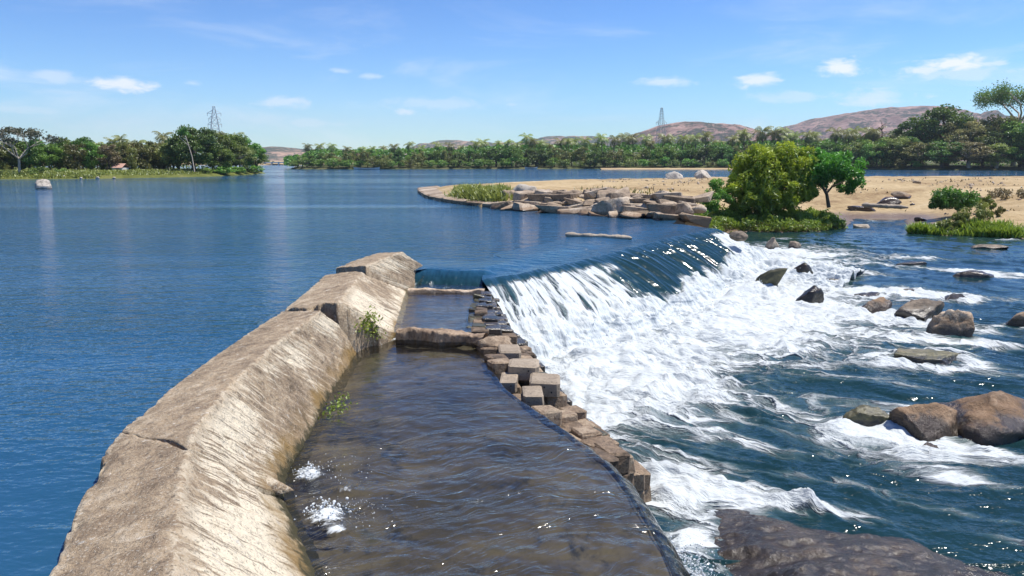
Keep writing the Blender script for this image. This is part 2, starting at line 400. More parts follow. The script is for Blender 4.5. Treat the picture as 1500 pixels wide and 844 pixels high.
M['dressed'] = mat_stone('dressed_grey_stone', [(.3, (.20, .155, .11)), (.5, (.29, .23, .165)), (.7, (.38, .31, .225))], None, scale=3.5, bumpd=.02, rough=.75)
M['hole'] = mat_plain('drill_hole', (.012, .012, .012), .9)
M['sill'] = mat_stone('sill_stone', WARM, -.46, .05, scale=2.4, bumpd=.04)
M['sand'] = mat_sand()
M['weirbody'] = mat_stone('weir_stone', DARKWET, None, scale=1.4, rough=.35)
M['grassland'] = mat_land('grass_ground', (.075, .085, .022), (.13, .145, .035), (.20, .19, .075))
M['farland'] = mat_land('far_ground', (.05, .065, .025), (.09, .10, .04), (.16, .14, .08), .05)
M['mud'] = mat_land('river_bed', (.06, .05, .04), (.09, .075, .055), (.12, .10, .075), .1)
M['hill_pink'] = mat_hill('hill_pink', (.19, .125, .105), (.060, .066, .050), .495)
M['hill_green'] = mat_hill('hill_green', (.24, .16, .115), (.05, .065, .045), .53)
M['fol_dark'] = mat_foliage('foliage_dark', (.048, .105, .018), (.20, .315, .05))
M['fol_mid'] = mat_foliage('foliage_mid', (.075, .150, .022), (.285, .42, .06))
M['fol_olive'] = mat_foliage('foliage_olive', (.115, .140, .030), (.375, .385, .095))
M['fol_brown'] = mat_foliage('foliage_brown', (.13, .108, .045), (.37, .30, .13))
M['fol_bright'] = mat_foliage('foliage_bright', (.13, .22, .016), (.56, .66, .055), .04, .4)
M['fol_glossy'] = mat_foliage('foliage_glossy', (.040, .115, .016), (.17, .36, .04), .03)
M['fol_palm'] = mat_foliage('palm_fronds', (.080, .115, .028), (.33, .36, .09))
M['fol_grass'] = mat_foliage('grass_blades', (.10, .12, .022), (.36, .37, .08), .05)
M['fol_lime'] = mat_foliage('grass_lime', (.10, .15, .018), (.33, .42, .05), .03)
M['fol_dry'] = mat_foliage('grass_dry', (.13, .10, .045), (.33, .27, .13), .03)
M['fol_rain'] = mat_foliage('foliage_rain_tree', (.05, .055, .022), (.15, .14, .06), .02)
M['bark_dark'] = mat_bark('bark_dark', (.06, .045, .032), (.14, .11, .08))
M['bark_pale'] = mat_bark('bark_pale', (.30, .25, .19), (.52, .46, .38))
M['bark_palm'] = mat_bark('bark_palm', (.13, .11, .085), (.27, .24, .19))
M['drift'] = mat_bark('driftwood', (.24, .19, .14), (.50, .43, .34))
M['steel'] = mat_plain('galvanised_steel', (.42, .44, .47), .6, .3)
M['white'] = mat_plain('white_paint', (.78, .76, .72), .6)
M['hullbrown'] = mat_plain('boat_wood', (.30, .17, .09), .7)
M['pinkwall'] = mat_plain('pink_plaster', (.55, .33, .25), .8)
M['rooft'] = mat_plain('roof_tile', (.38, .20, .13), .8)

# ================================================================== LARGE STRUCTURE
# the ground far below and beyond everything
xs = np.array([-6000, -2000, -600, -100, 0, 100, 600, 2000, 6000.]); ys = np.array([-400, 0, 100, 600, 2000, 4000, 6400.])
X, Y = np.meshgrid(xs, ys, indexing='ij')
link('ground', mesh_np('ground', np.stack([X, Y, X * 0 - 5], -1), grid_faces(len(xs), len(ys))), M['mud'], kind='structure')

# ---- key lines (world metres, river surface upstream of the weir is z = 0)
CREST = [P(706, 404)[:2], P(760, 396)[:2], P(850, 378)[:2], P(930, 357)[:2], P(1010, 338)[:2], P(1052, 331)[:2]]
CREST = smoothline(np.array(CREST), 60, 10)
tn = np.gradient(CREST, axis=0); tn /= np.linalg.norm(tn, axis=1)[:, None]
CN = np.stack([tn[:, 1], -tn[:, 0]], 1)                    # downstream side (to the right of the crest)
WALL_END = P(634, 399)[:2]

# ---- upstream river sheet: rows in y, left far away, right edge along wall / weir / under the sandbank
wallL = np.array([(-3.0, -40), (-3.0, 0.0), P(70, 844, .3)[:2], P(190, 622, .3)[:2], P(330, 505, .3)[:2], P(413, 459, .3)[:2], P(495, 392, .3)[:2]]) + np.array((.45, 0))
_b = (1 - sst(0, .24, np.linspace(0, 1, 60)))[:, None]
back = CREST - (CN * (1 - _b) + np.array((0, -1.0)) * _b) * 2.3
edge = np.vstack([wallL, [(WALL_END[0] - .1, WALL_END[1] + .9), (WALL_END[0] + .1, WALL_END[1] + 1.3)], back[1:], [(back[-1][0] + 1.5, 43), (back[-1][0] + 2, 60), (back[-1][0] + 2, 92), (400, 95), (900, 97), (900, 1500)]])
ye = edge[:, 1]
yrow = np.r_[np.linspace(-40, 2, 8), np.linspace(3, 60, 160), np.linspace(61, 100, 60), np.geomspace(102, 1500, 70)]
order = np.argsort(ye, kind='stable')
xr = np.interp(yrow, np.maximum.accumulate(ye), edge[:, 0])
uu = 1 - np.linspace(1, 0, 90) ** 2.2
XL = np.where(yrow < 120, -300 - yrow * 2, -700)
X = XL[:, None] + (xr - XL)[:, None] * uu[None, :]; Y = np.repeat(yrow[:, None], len(uu), 1)
link('river_water', mesh_np('river_water', np.stack([X, Y, X * 0], -1), grid_faces(len(yrow), len(uu))[:, ::-1]), M['river'], kind='structure')

# ---- the falls over the weir
def falls():
    ns, nt_ = 520, 300
    line = resample(CREST, ns); nr = resample(CN, ns); nr /= np.linalg.norm(nr, axis=1)[:, None]
    # fan out a little at the near end so the flow hugs the stepped flank
    s = np.linspace(0, 1, ns)
    t = np.r_[np.linspace(-3.2, -.6, 40), np.linspace(-.55, 6.6, nt_ - 40)]
    S, T = np.meshgrid(s, t, indexing='ij'); Ls = 17.5
    bend = 1 - sst(0, .24, s)
    nx = nr[:, 0] * (1 - bend) + .40 * bend; ny = nr[:, 1] * (1 - bend) - .95 * bend
    ux = nr[:, 0] * (1 - bend); uy = nr[:, 1] * (1 - bend) - bend
    X = line[:, 0:1] + np.where(T > 0, nx[:, None], ux[:, None]) * T; Y = line[:, 1:2] + np.where(T > 0, ny[:, None], uy[:, None]) * T
    foot = -1.98 + .55 * sst(.55, 1.0, s)[:, None]
    Lf = 3.5 - .7 * sst(.6, 1, s)[:, None] - .5 * (1 - sst(0, .2, s))[:, None]
    tt = np.clip(T / Lf, 0, 1.3)
    prof = np.where(T < 0, .012 - .112 * sst(-2.0, 0, T) - .06 * sst(-2.9, -3.2, T), -.10 - (-.10 - foot) * (tt ** 1.3) * (1 - .0 * tt))
    Z = np.where(tt >= 1, foot - .02 * (T - Lf), prof)
    # ridges along the flow
    ridge = fbm(S * Ls * 1.1, T * .16, 2.0, 3) * .20 + fbm(S * Ls * 3.4 + T * .2, T * .30, 5.0, 3) * .11
    Z = Z + ridge * sst(-.6, 1.2, T) + .020 * fbm(S * Ls * 1.0, T * 1.0, 1., 2) * sst(-3, -1, T)
    lump = fbm(X * 1.3, Y * 1.3, 0, 4) * .34 + fbm(S * Ls * 1.8, T * .35, 3, 3) * .22 + np.abs(fbm(X * 3.2, Y * 3.2, 4, 3)) * .16
    start = .58 + .10 * fbm(S * 9, S * 0, 3, 2) + .16 * fbm(S * 40, T * .1, 1, 2)      # where the dark glassy sheet breaks
    start = np.where(S < .30, start - .10 * (1 - sst(.16, .30, S)), start)
    start = np.where(S > .80, start - .45 * sst(.80, .93, S), start)
    streak = fbm(S * Ls * 5.5 + .5 * T, T * .55, 7, 4)
    foam = sst(-.04, .20, tt - start) * 1.5 + streak * .34 * sst(.1, .6, tt)
    foam = np.maximum(foam, (.78 + .95 * streak) * (1 - sst(.20, .34, S + .06 * fbm(T * 2, S * 0, 5, 2))) * sst(.03, .16, tt))
    foam = np.clip(foam, 0, 1.6) * sst(-.05, .55, T)
    foam += .16 * np.clip(fbm(S * Ls * 2.6, T * .25, 11, 3) - .08, 0, 1) * sst(-.3, .6, T) * 2.4
    Z = Z + lump * sst(.45, .95, foam) * sst(.25, .7, tt)
    foam = np.where(tt > .95, np.maximum(foam, 1.15), foam)
    edge_r = sst(1.0, .985, S)
    Z = Z - .5 * (1 - edge_r)
    flow = np.stack([S * Ls * 1.5, T * .42, T * 0], -1)
    me = mesh_np('waterfall', np.stack([X, Y, Z], -1), grid_faces(ns, nt_), True, {'foam': foam.ravel(), 'flow': flow.reshape(-1, 3), 'riv': sst(.9, -1.2, T).ravel()})
    return link('waterfall', me, M['falls'], kind='structure'), np.stack([line[:, 0] + nx * Lf[:, 0], line[:, 1] + ny * Lf[:, 0]], 1)
falls_obj, FOOT = falls()

# ---- downstream pool and rapids
def zdown(x, y): return -1.9 + .55 * sst(24, 44, y)
ROCKS_PX = [  # px, base py, width px, height px, depth ratio, material, seed, name, label, tilt
 (1283, 462, 58, 34, .8, 'warm', 3, 'boulder', 'small wedge-shaped brown boulder left of the two mid-river boulders', (.1, .25)),
 (1357, 470, 98, 42, .7, 'granite', 11, 'boulder', 'long pale grey boulder with dark foot in the white water', (.0, -.1)),
 (1408, 499, 62, 46, .9, 'warm', 8, 'boulder', 'rounded brown boulder right below the long pale grey boulder', (0, 0)),
 (1372, 532, 112, 22, .6, 'mossrock', 21, 'boulder', 'low greenish rock washed over by foam below the pale boulder', (0, 0)),
 (1282, 628, 66, 34, .7, 'mossrock', 5, 'boulder', 'small dark wet rock with foam around it, left of the brown boulders', (0, 0)),
 (1376, 645, 108, 46, .7, 'warm', 14, 'boulder', 'ridged dark brown boulder in front of the largest boulder', (0, .12)),
 (1512, 650, 240, 74, .7, 'warm', 34, 'boulder', 'largest orange brown boulder at the right picture edge', (0, .1)),
 (1362, 668, 44, 22, .7, 'warm', 41, 'boulder', 'smallest orange rock just breaking the surface below the ridged boulder', (0, 0)),
 (1494, 480, 34, 28, .8, 'warm', 44, 'boulder', 'dark brown boulder cut by the right picture edge above the rapids', (0, 0)),
 (1130, 410, 38, 46, .8, 'mossrock', 51, 'boulder', 'tall pointed rock standing in the white falls', (.5, .2)),
 (1170, 402, 36, 24, .7, 'wetrock', 54, 'boulder', 'dark rock behind the pointed rock at the foot of the falls', (.2, .3)),
 (1184, 446, 44, 36, .8, 'wetrock', 57, 'boulder', 'dark humped rock with foam on its face at the falls foot', (.2, .35)),
 (1136, 364, 27, 20, .8, 'granite_far', 61, 'boulder', 'pale double-humped stone in calm water beyond the falls', (0, 0)),
 (1166, 363, 20, 10, .8, 'granite_far', 64, 'boulder', 'small low stone right of the pale double-humped stone', (0, 0)),
 (1432, 409, 48, 12, .6, 'granite_far', 67, 'boulder', 'low flat pinkish rock with white water, far right rapids', (0, 0)),
 (1272, 436, 36, 14, .7, 'granite', 71, 'boulder', 'low flat dark rock behind the small wedge-shaped boulder', (0, 0)),
 (1330, 431, 40, 9, .7, 'warm', 73, 'boulder', 'low reddish rock awash behind the long pale boulder', (0, 0)),
 (1402, 440, 44, 10, .6, 'granite', 75, 'boulder', 'low dark rock awash behind the right end of the pale boulder', (0, 0)),
 (1083, 346, 24, 9, .8, 'granite_far', 77, 'boulder', 'pale stone at the far end of the weir crest', (0, 0)),
 (1455, 364, 46, 8, .5, 'granite_far', 81, 'boulder', 'thin flat rock off the right grassy bank', (0, 0)),
 (1268, 334, 30, 12, .6, 'granite_far', 83, 'boulder', 'low tan stone at the edge of the shallow inlet', (0, 0)),
 (1340, 388, 40, 7, .5, 'granite_far', 85, 'boulder', 'thin pale rock awash in the distant rapids', (0, 0)),
 (1225, 415, 26, 9, .6, 'granite_far', 88, 'boulder', 'small dark stone between the falls foot and the wedge boulder', (0, 0)),
]
def downstream():
    yr = np.r_[np.linspace(2.0, 26, 420), np.linspace(26.1, 64, 180)]
    nx_ = 560
    X = np.zeros((len(yr), nx_)); q = np.linspace(0, 1, nx_)
    for i, y in enumerate(yr):
        x0 = .2 if y < 9 else -1.5
        X[i] = x0 + (max(14, y * .95 + 4) - x0) * np.where(q < .93, q / .93, 1 + (q - .93) * 30)
    Y = np.repeat(yr[:, None], nx_, 1)
    Z = zdown(X, Y)
    ax, ay = .88, -.47
    wx = fbm(X * .25, Y * .25, 1, 3); wy = fbm(X * .25, Y * .25, 6, 3)
    A = (X + wx * 1.6) * ax + (Y + wy * 1.6) * ay; B = -(X + wx * 1.6) * ay + (Y + wy * 1.6) * ax
    dF = seg_dist(X, Y, FOOT[::12])
    dn = fbm(A * .16, B * .42, 2, 4)
    foam = 1.45 * np.exp(-(dF / 4.5) ** 2)
    foam *= .75 + .25 * sst(26, 20, Y)
    def blob(px, py, a, b, s):
        c = P(px, py, -1.85); u = (X - c[0]) * ax + (Y - c[1]) * ay; v = -(X - c[0]) * ay + (Y - c[1]) * ax
        return .72 * s * np.exp(-(u / a) ** 2 - (v / b) ** 2)
    for bb in [(1040, 715, .8, .5, .9), (985, 720, .5, .5, .9), (1010, 790, .35, .6, .9), (1030, 850, .35, .5, .9), (1000, 690, .9, .45, .95), (1080, 720, .8, .3, .6), (1165, 735, .6, .22, .9), (1245, 752, .6, .18, .7), (1290, 650, 1.3, .55, .85), (1340, 680, 1.2, .3, .7), (1400, 700, 1.2, .22, .5), (1400, 745, 1.2, .16, .45), (1490, 790, .5, .12, .8),
               (1240, 620, 1.2, .5, .5), (1390, 480, 3.0, .7, .55), (1470, 505, 3.0, .5, .5), (1330, 530, 2.5, .4, .5), (1230, 385, 4.5, 1.6, .62), (1330, 378, 5, 1.2, .4), (1470, 408, 4, .6, .85), (1250, 425, 3.5, 1.0, .7), (1210, 470, 3.2, 1.8, .9),
               (1480, 440, 4, .8, .45), (1120, 372, 4, 1.5, .7), (1290, 590, 1.5, .4, .45), (1180, 660, 1.6, .3, .4), (1250, 555, 2.2, .4, .45), (980, 660, .8, .25, .4), (1430, 655, .9, .15, .6), (1200, 700, 1.2, .2, .45)]:
        foam = np.maximum(foam, 0) + blob(*bb)
    for (px, py, wpx, hpx, *_r) in ROCKS_PX:      # broken water round every rock
        c = P(px, py, -1.85); rr = .5 * wpx / F_PX * np.hypot(c[0], c[1])
        d = np.hypot(X - c[0], (Y - c[1] - rr * .4) * 1.1)
        foam += .34 * np.exp(-((d - rr * 1.05) / (.18 + .12 * rr)) ** 2)
        u = (X - c[0]) * ax + (Y - c[1]) * ay; v = -(X - c[0]) * ay + (Y - c[1]) * ax
        foam += .24 * np.exp(-(v / (rr * .7)) ** 2) * np.exp(-np.clip(u, 0, 99) / (rr * 3)) * (u > 0)
    foam = foam * (1 + .9 * dn) + .18 * dn - .06
    foam = np.clip(foam, 0, 1.5)
    chop = sst(2.0, 12, dF)
    Z = Z + fbm(A * .55, B * 1.5, 1, 3) * .10 + fbm(A * 1.6, B * 4.2, 3, 3) * .035 + foam * .04 + (fbm(A * 1.1, B * 1.7, 9, 4) * .26 + np.abs(fbm(X * 2.0, Y * 2.0, 4, 3)) * .20) * np.clip(foam, 0, 1) * (1 - .3 * chop)
    Z += .22 * np.exp(-(dF / 1.5) ** 2) * (.6 + fbm(X * 1.2, Y * 1.2, 2, 3))
    flow = np.stack([A * .55, B * 1.35, A * 0], -1)
    me = mesh_np('rapids_water', np.stack([X, Y, Z], -1), grid_faces(len(yr), nx_)[:, ::-1], True, {'foam': foam.ravel(), 'flow': flow.reshape(-1, 3)})
    link('rapids_water', me, M['falls'], kind='structure')
downstream()

# ---- sandbank
SH_UP = [P(618, 281)[:2], P(632, 291)[:2], P(660, 297)[:2], P(700, 303)[:2], P(760, 307)[:2], P(830, 312)[:2], P(900, 318)[:2], P(960, 323)[:2], P(1005, 330)[:2], (CREST[-1][0] + .3, CREST[-1][1] + 1.2)]
SH_DN = [(CREST[-1][0] + .6, CREST[-1][1] + .4), P(1062, 338, -1.2)[:2], P(1110, 340, -1.35)[:2], P(1180, 341, -1.35)[:2], P(1238, 336, -1.35)[:2], P(1256, 322, -1.35)[:2], P(1322, 322, -1.35)[:2], P(1330, 343, -1.35)[:2], P(1420, 347, -1.35)[:2], P(1500, 350, -1.35)[:2], (60, 44), (160, 40)]
SH_BK = [(160, 128), (70, 120), (38, 117), (16, 110), (3, 101), (-4, 92), (-8.5, 82)]
LAND = np.array(list(SH_UP) + list(SH_DN) + list(SH_BK))
def sand_z(X, Y):
    ins = np.where(inside(X, Y, LAND), 1.0, -1.0)
    du = seg_dist(X, Y, SH_UP) * ins; dd = seg_dist(X, Y, SH_DN) * ins; db = seg_dist(X, Y, SH_BK) * ins
    n = fbm(X * .13, Y * .13, 3, 4)
    zu = np.where(du > 0, .05 + .40 * du ** .85, du * .6); zb = np.where(db > 0, .02 + .12 * db, db * .4)
    zd = np.where(dd > 0, -1.38 + .20 * dd ** .93 + .22 * fbm(X * .35, Y * .35, 6, 4) * np.clip(dd / 4, 0, 1), -1.38 + dd * .4)
    top = .95 + .22 * n + .16 * fbm(X * .5, Y * .5, 8, 3) - .28 * np.clip(fbm(X * .09, Y * .22, 5, 3), 0, 1)
    k = 5.0
    st = np.stack([zu, zb, zd, top], 0); z = -np.log(np.exp(-k * st).sum(0)) / k
    return z + .05 * fbm(X * .9, Y * .9, 1, 3) * (ins > 0)
gx = np.r_[np.linspace(-14, 62, 330), np.linspace(64, 165, 30)]; gy = np.r_[np.linspace(33, 80, 220), np.linspace(80.5, 134, 70)]
X, Y = np.meshgrid(gx, gy, indexing='ij'); Z = sand_z(X, Y)
Fc = grid_faces(len(gx), len(gy)); zf = Z.ravel()[Fc].max(1); xf = X.ravel()[Fc].mean(1); yf = Y.ravel()[Fc].mean(1)
ok = inside(xf, yf, LAND) | (seg_dist(xf, yf, LAND, True) < 2.0)
ok &= ~((xf < CREST[-1][0] + .3) & (yf < CREST[-1][1] + .6))
link('sandbank', mesh_np('sandbank', np.stack([X, Y, Z], -1), Fc[ok]), M['sand'], kind='structure')

# ---- left bank and far banks
def bank(name, shore, inland, offs, hs, mat, namp=.25, n=160):
    L = smoothline(np.array(shore, float), n, 3); V = []
    L = L + np.stack([fbm(L[:, 0] * .08, L[:, 1] * .08, 4, 3), fbm(L[:, 0] * .08, L[:, 1] * .08, 9, 3)], 1) * 2.0
    inl = resample(np.array(inland, float), n); inl /= np.linalg.norm(inl, axis=1)[:, None]
    for o_, h in zip(offs, hs):
        x = L[:, 0] + inl[:, 0] * o_; y = L[:, 1] + inl[:, 1] * o_
        V.append(np.stack([x, y, h + namp * min(1, max(0, o_) / 3) * fbm(x * .12, y * .12, 1, 4)], 1))
    return link(name, mesh_np(name, np.stack(V, 0), grid_faces(len(offs), n)[:, ::-1]), mat, kind='structure')
LSH = [(-330, 118), (-160, 126), P(0, 263)[:2], P(150, 262)[:2], P(300, 259)[:2], P(365, 256)[:2], P(387, 254)[:2]]
bank('left_bank', LSH, [(0, 1)] * 5 + [(-.35, 1), (-.95, .35)], [-3, 0, 1.5, 5, 12, 30, 120], [-1, -.05, .45, .8, 1.0, 1.2, 1.3], M['grassland'])
FSH = [P(398, 247.2)[:2] + np.array((-8, 70)), P(424, 248)[:2], P(520, 248.2)[:2], P(700, 247.6)[:2], P(900, 247.4)[:2], P(1080, 247.6)[:2], P(1250, 248.6)[:2], P(1380, 249.6)[:2], P(1500, 250)[:2], (330, 215)]
bank('far_bank', FSH, [(0.25, 1), (0.1, 1)] + [(0, 1)] * 8, [-4, 0, 2, 6, 20, 60, 400, 2500, 5500], [-1, -.05, .5, .9, 1.2, 1.8, 3, 4, 4], M['farland'], n=200)
bank('distant_shore', [(-1200, 520), (-420, 560), (-170, 600), (-60, 640)], [(0, 1)] * 4, [-4, 0, 3, 20, 60, 400, 2500, 5400], [-1, 0, 1.0, 1.5, 2, 3, 3.5, 3.8], M['sand'], n=60)

# ---- hills
def hill(pts, d, depth, mat, base=0.0, seed=0, rough=1.0):
    q = resample(np.array([PY(px, py, d)[[0, 2]] for px, py in pts]), 150)
    v = np.linspace(-1, 1, 70); V = np.zeros((150, 70, 3))
    prof = np.cos(v * np.pi / 2) ** 1.15
    X = np.repeat(q[:, 0:1], 70, 1); Yv = d + v[None, :] * depth * .5 + 0 * X
    endf = np.sin(np.linspace(0, np.pi, 150)) ** .35
    n = fbm(X / 190, Yv / 190, seed, 6, .55)
    Zv = (q[:, 1:2] - base) * prof[None, :] * (1 + .55 * rough * n * (1 - prof[None, :] ** 3)) + n * rough * (6 + q[:, 1:2] * .03) * prof[None] + base
    V[..., 0] = X + 30 * fbm(X / 300, Yv / 300, 5 + seed, 3); V[..., 1] = Yv; V[..., 2] = Zv
    link('hill', mesh_np('hill', V, grid_faces(150, 70)), mat, kind='structure')
hill([(1080, 236), (1120, 208), (1155, 189), (1200, 174), (1250, 164), (1310, 158), (1350, 157), (1400, 168), (1470, 180), (1560, 205), (1650, 236)], 2600, 1500, M['hill_pink'], seed=1)
hill([(880, 236), (915, 206), (935, 193), (965, 185), (1000, 182), (1050, 182), (1085, 189), (1130, 203), (1200, 220), (1260, 236)], 2000, 1000, M['hill_pink'], seed=2)
hill([(560, 236), (620, 212), (645, 207), (690, 207), (740, 211), (790, 203), (850, 201), (900, 205), (960, 214), (1020, 236)], 3300, 1300, M['hill_green'], seed=3)
hill([(300, 236), (340, 222), (390, 217), (425, 217), (450, 220), (500, 219), (540, 222), (620, 236)], 2500, 900, M['hill_green'], seed=4)
hill([(-500, 236), (-300, 215), (0, 212), (150, 217), (300, 236)], 3600, 1200, M['hill_green'], seed=6)
#--PART2--
# ================================================================== OBJECTS
def empty(name, loc=(0, 0, 0), rz=0.0, sc=1.0, **kw):
    o = bpy.data.objects.new(name, None); COL.objects.link(o); o.location = loc; o.rotation_euler = (0, 0, rz)
    o.scale = (sc, sc, sc) if not hasattr(sc, '__len__') else sc
    return tag(o, **kw)

# ---- concrete wall: four slabs
def slab(stations, vs, seed, parent, jag=(.10, .10), bumpy=1.0):
    """stations: rows of (left, ridge, foot) world points from near to far"""
    st = np.array(stations, float)                      # n,3,3
    n = len(st); d = np.r_[0, np.cumsum(np.linalg.norm(np.diff(st[:, 1], axis=0), axis=1))]
    nv = max(24, int(d[-1] / .045)); tv = np.linspace(0, d[-1], nv)
    L, Rg, Ft = (np.stack([np.interp(tv, d, st[:, k, c]) for c in range(3)], 1) for k in range(3))
    for A in (L, Rg, Ft):
        for _ in range(int(nv / 14)): A[1:-1] = .25 * A[:-2] + .5 * A[1:-1] + .25 * A[2:]
    us = np.r_[np.linspace(-.25, 0, 6)[:-1], np.linspace(0, 1, 34), np.linspace(1, 2, 46)[1:], np.linspace(2, 2.3, 7)[1:]]
    V = np.zeros((nv, len(us), 3))
    for j, u in enumerate(us):
        if u < 0: V[:, j] = L + (L - Rg) * np.array((1, 1, 0)) * (.02) + np.array((0, 0, 4.0 * u))
        elif u <= 1: V[:, j] = L + (Rg - L) * u 
        elif u <= 2: V[:, j] = Rg + (Ft - Rg) * (u - 1) 
        else: V[:, j] = Ft + (Ft - Rg) * (u - 2)
    # soften edges
    for _ in range(1):
        V[:, 1:-1] = .25 * V[:, :-2] + .5 * V[:, 1:-1] + .25 * V[:, 2:]
    U = np.repeat(us[None, :], nv, 0); VV = np.repeat((vs + tv)[:, None], len(us), 1)
    a = np.gradient(V, axis=0); b = np.gradient(V, axis=1); nr = np.cross(b, a); nr /= np.linalg.norm(nr, axis=2)[..., None] + 1e-9
    if nr[nv // 2, 20, 2] < 0: nr = -nr
    x, y, z = V[..., 0], V[..., 1], V[..., 2]
    disp = .012 * fbm(x * 1.3, y * 1.3, z * 1.3 + seed, 3) + .020 * fbm(x * 6, y * 6, z * 6, 3)
    slope = sst(.95, 1.1, U)
    disp += slope * .020 * fbm(U * 2.5, VV * 9, seed, 3)
    pit = fbm(x * 3.1, y * 3.1, z * 3.1 + 7, 3); disp -= .10 * np.clip(pit - .38, 0, 1) * bumpy
    chip = np.exp(-((U - .03) / .10) ** 2) + .7 * np.exp(-((U - 1) / .08) ** 2)
    disp -= chip * .11 * np.clip(fbm(x * 2.3, y * 2.3, seed + 2, 4) - .05, 0, 1)
    V = V + nr * disp[..., None]
    # jagged ends and end faces
    tang = np.gradient(Rg, axis=0); tang /= np.linalg.norm(tang, axis=1)[:, None]
    for end, amp in ((0, jag[0]), (-1, jag[1])):
        w_ = np.exp(-np.abs(tv - (0 if end == 0 else d[-1])) / .25)
        off = fbm(us * 3.2, us * 0 + seed * 3.3 + end, 2, 4) * amp * 1.6
        V += w_[:, None, None] * off[None, :, None] * tang[:, None, :]
    def cap(row, t):
        c = row.copy(); ctr = row[len(us) // 2]; c[:, 2] = np.minimum(c[:, 2] - .16 - .25 * np.clip(c[:, 2] + .6, 0, 1), c[:, 2] - .1); c += t * .05; c2 = c.copy(); c2[:, 2] -= .7; c2 += t * -.02
        return c, c2
    c0, c02 = cap(V[0], tang[0]); c1, c12 = cap(V[-1], -tang[-1])
    V = np.concatenate([c02[None], c0[None], V, c1[None], c12[None]], 0)
    uvw = np.stack([U, VV, U * 0], -1); uvw = np.concatenate([uvw[:1] * 0.3, uvw[:1] * .3, uvw, uvw[-1:] * .3, uvw[-1:] * .3], 0)
    me = mesh_np('slab', V, grid_faces(nv + 4, len(us)), True, {'uvw': uvw.reshape(-1, 3)})
    return link('slab', me, M['concrete'], parent)
ZL, ZR = .30, .50
def stn(l, r, f, zf=-.72, zl=ZL, zr=ZR): return [P(*l, zl), P(*r, zr), P(*f, zf)]
s1 = stn((70, 844), (257, 850), (530, 985), -.74)
s0 = [p + np.array((.55, -5.0, 0)) for p in s1]
near = [s0, s1, stn((100, 764), (258, 775), (492, 892)), stn((149, 664), (266, 695), (450, 795)), stn((174, 634), (276, 656), (424, 742))]
mid = [stn((176, 632), (277, 653), (423, 737)), stn((197, 612), (287, 626), (426, 703)), stn((270, 553), (338, 562), (457, 650), -.7), stn((340, 503), (398, 508), (497, 575), -.68), stn((411, 457), (470, 455), (541, 508), -.66)]
s2 = [stn((413, 455), (497, 442), (590, 497), -.55, .28, .52), stn((445, 430), (518, 415), (597, 460), -.52, .3, .54), stn((474, 404), (536, 393), (603, 425), -.48, .3, .52)]
s3 = [stn((492, 392), (536, 390), (609, 421), -.40, .42, .66), stn((522, 380), (563, 378), (622, 410), -.40, .40, .64), stn((552, 371), (589, 369), (636, 400), -.36, .36, .60)]
wall = empty('concrete_wall', tuple(near[0][1] * np.array((1, 1, 0))), label='weathered tan concrete wall of tilted slabs dividing river from shallow channel', cat='wall')
WL = wall.location.copy()
slabs = [slab(near, 0, 1, wall, (0, .07)), slab(mid, 9, 2, wall, (.07, .08)), slab(s2, 20, 3, wall, (.22, .06)), slab(s3, 27, 4, wall, (.06, .05), .6)]
for o in slabs: o.matrix_parent_inverse = Matrix.Translation(-WL)
slabs[3]['label'] = 'raised far end slab with open joint below it'
FOOT_L = np.array([s0[2], s1[2]] + [s[2] for s in near[2:]] + [s[2] for s in mid[1:]])[:, :2]

# ---- channel: bed, three tiers of thin water, spill over the outer edge
LIP = smoothline(np.array([(1.55, 1.0), (1.52, 5.0), (1.48, 6.5), (1.42, 7.7), (1.22, 9.0), (.62, 10.4), (-.12, 12.0), (-.80, 15.35)]), 260, 25)
def chan_z(y): return -.66 + .15 * sst(6.5, 15.3, y)
FL = resample(FOOT_L[np.argsort(FOOT_L[:, 1])], 260)
yl = np.linspace(1.0, 15.3, 260)
leftx = np.interp(yl, FL[:, 1], FL[:, 0]) - .35
lipx = np.interp(yl, LIP[:, 1], LIP[:, 0])
# bed with a face down to the pool
wv = np.linspace(0, 1, 70); X = leftx[:, None] + (lipx - leftx)[:, None] * wv; Y = np.repeat(yl[:, None], 70, 1)
Z = chan_z(Y) - .12 + .09 * fbm(X * 1.1, Y * 1.1, 2, 4) - .05 * (1 - wv) + .035 * sst(.93, 1, wv)
sk = [(np.stack([lipx + .02 + o_, yl, -.80 * np.ones(260) + dz], 1)) for o_, dz in ((.0, 0), (.05, -.4), (.10, -.8), (.12, -1.6))]
V = np.concatenate([np.stack([X, Y, Z], -1)] + [k[:, None] for k in sk], 1)
link('channel_bed', mesh_np('channel_bed', V, grid_faces(260, 74)[:, ::-1]), M['bed'], kind='structure')
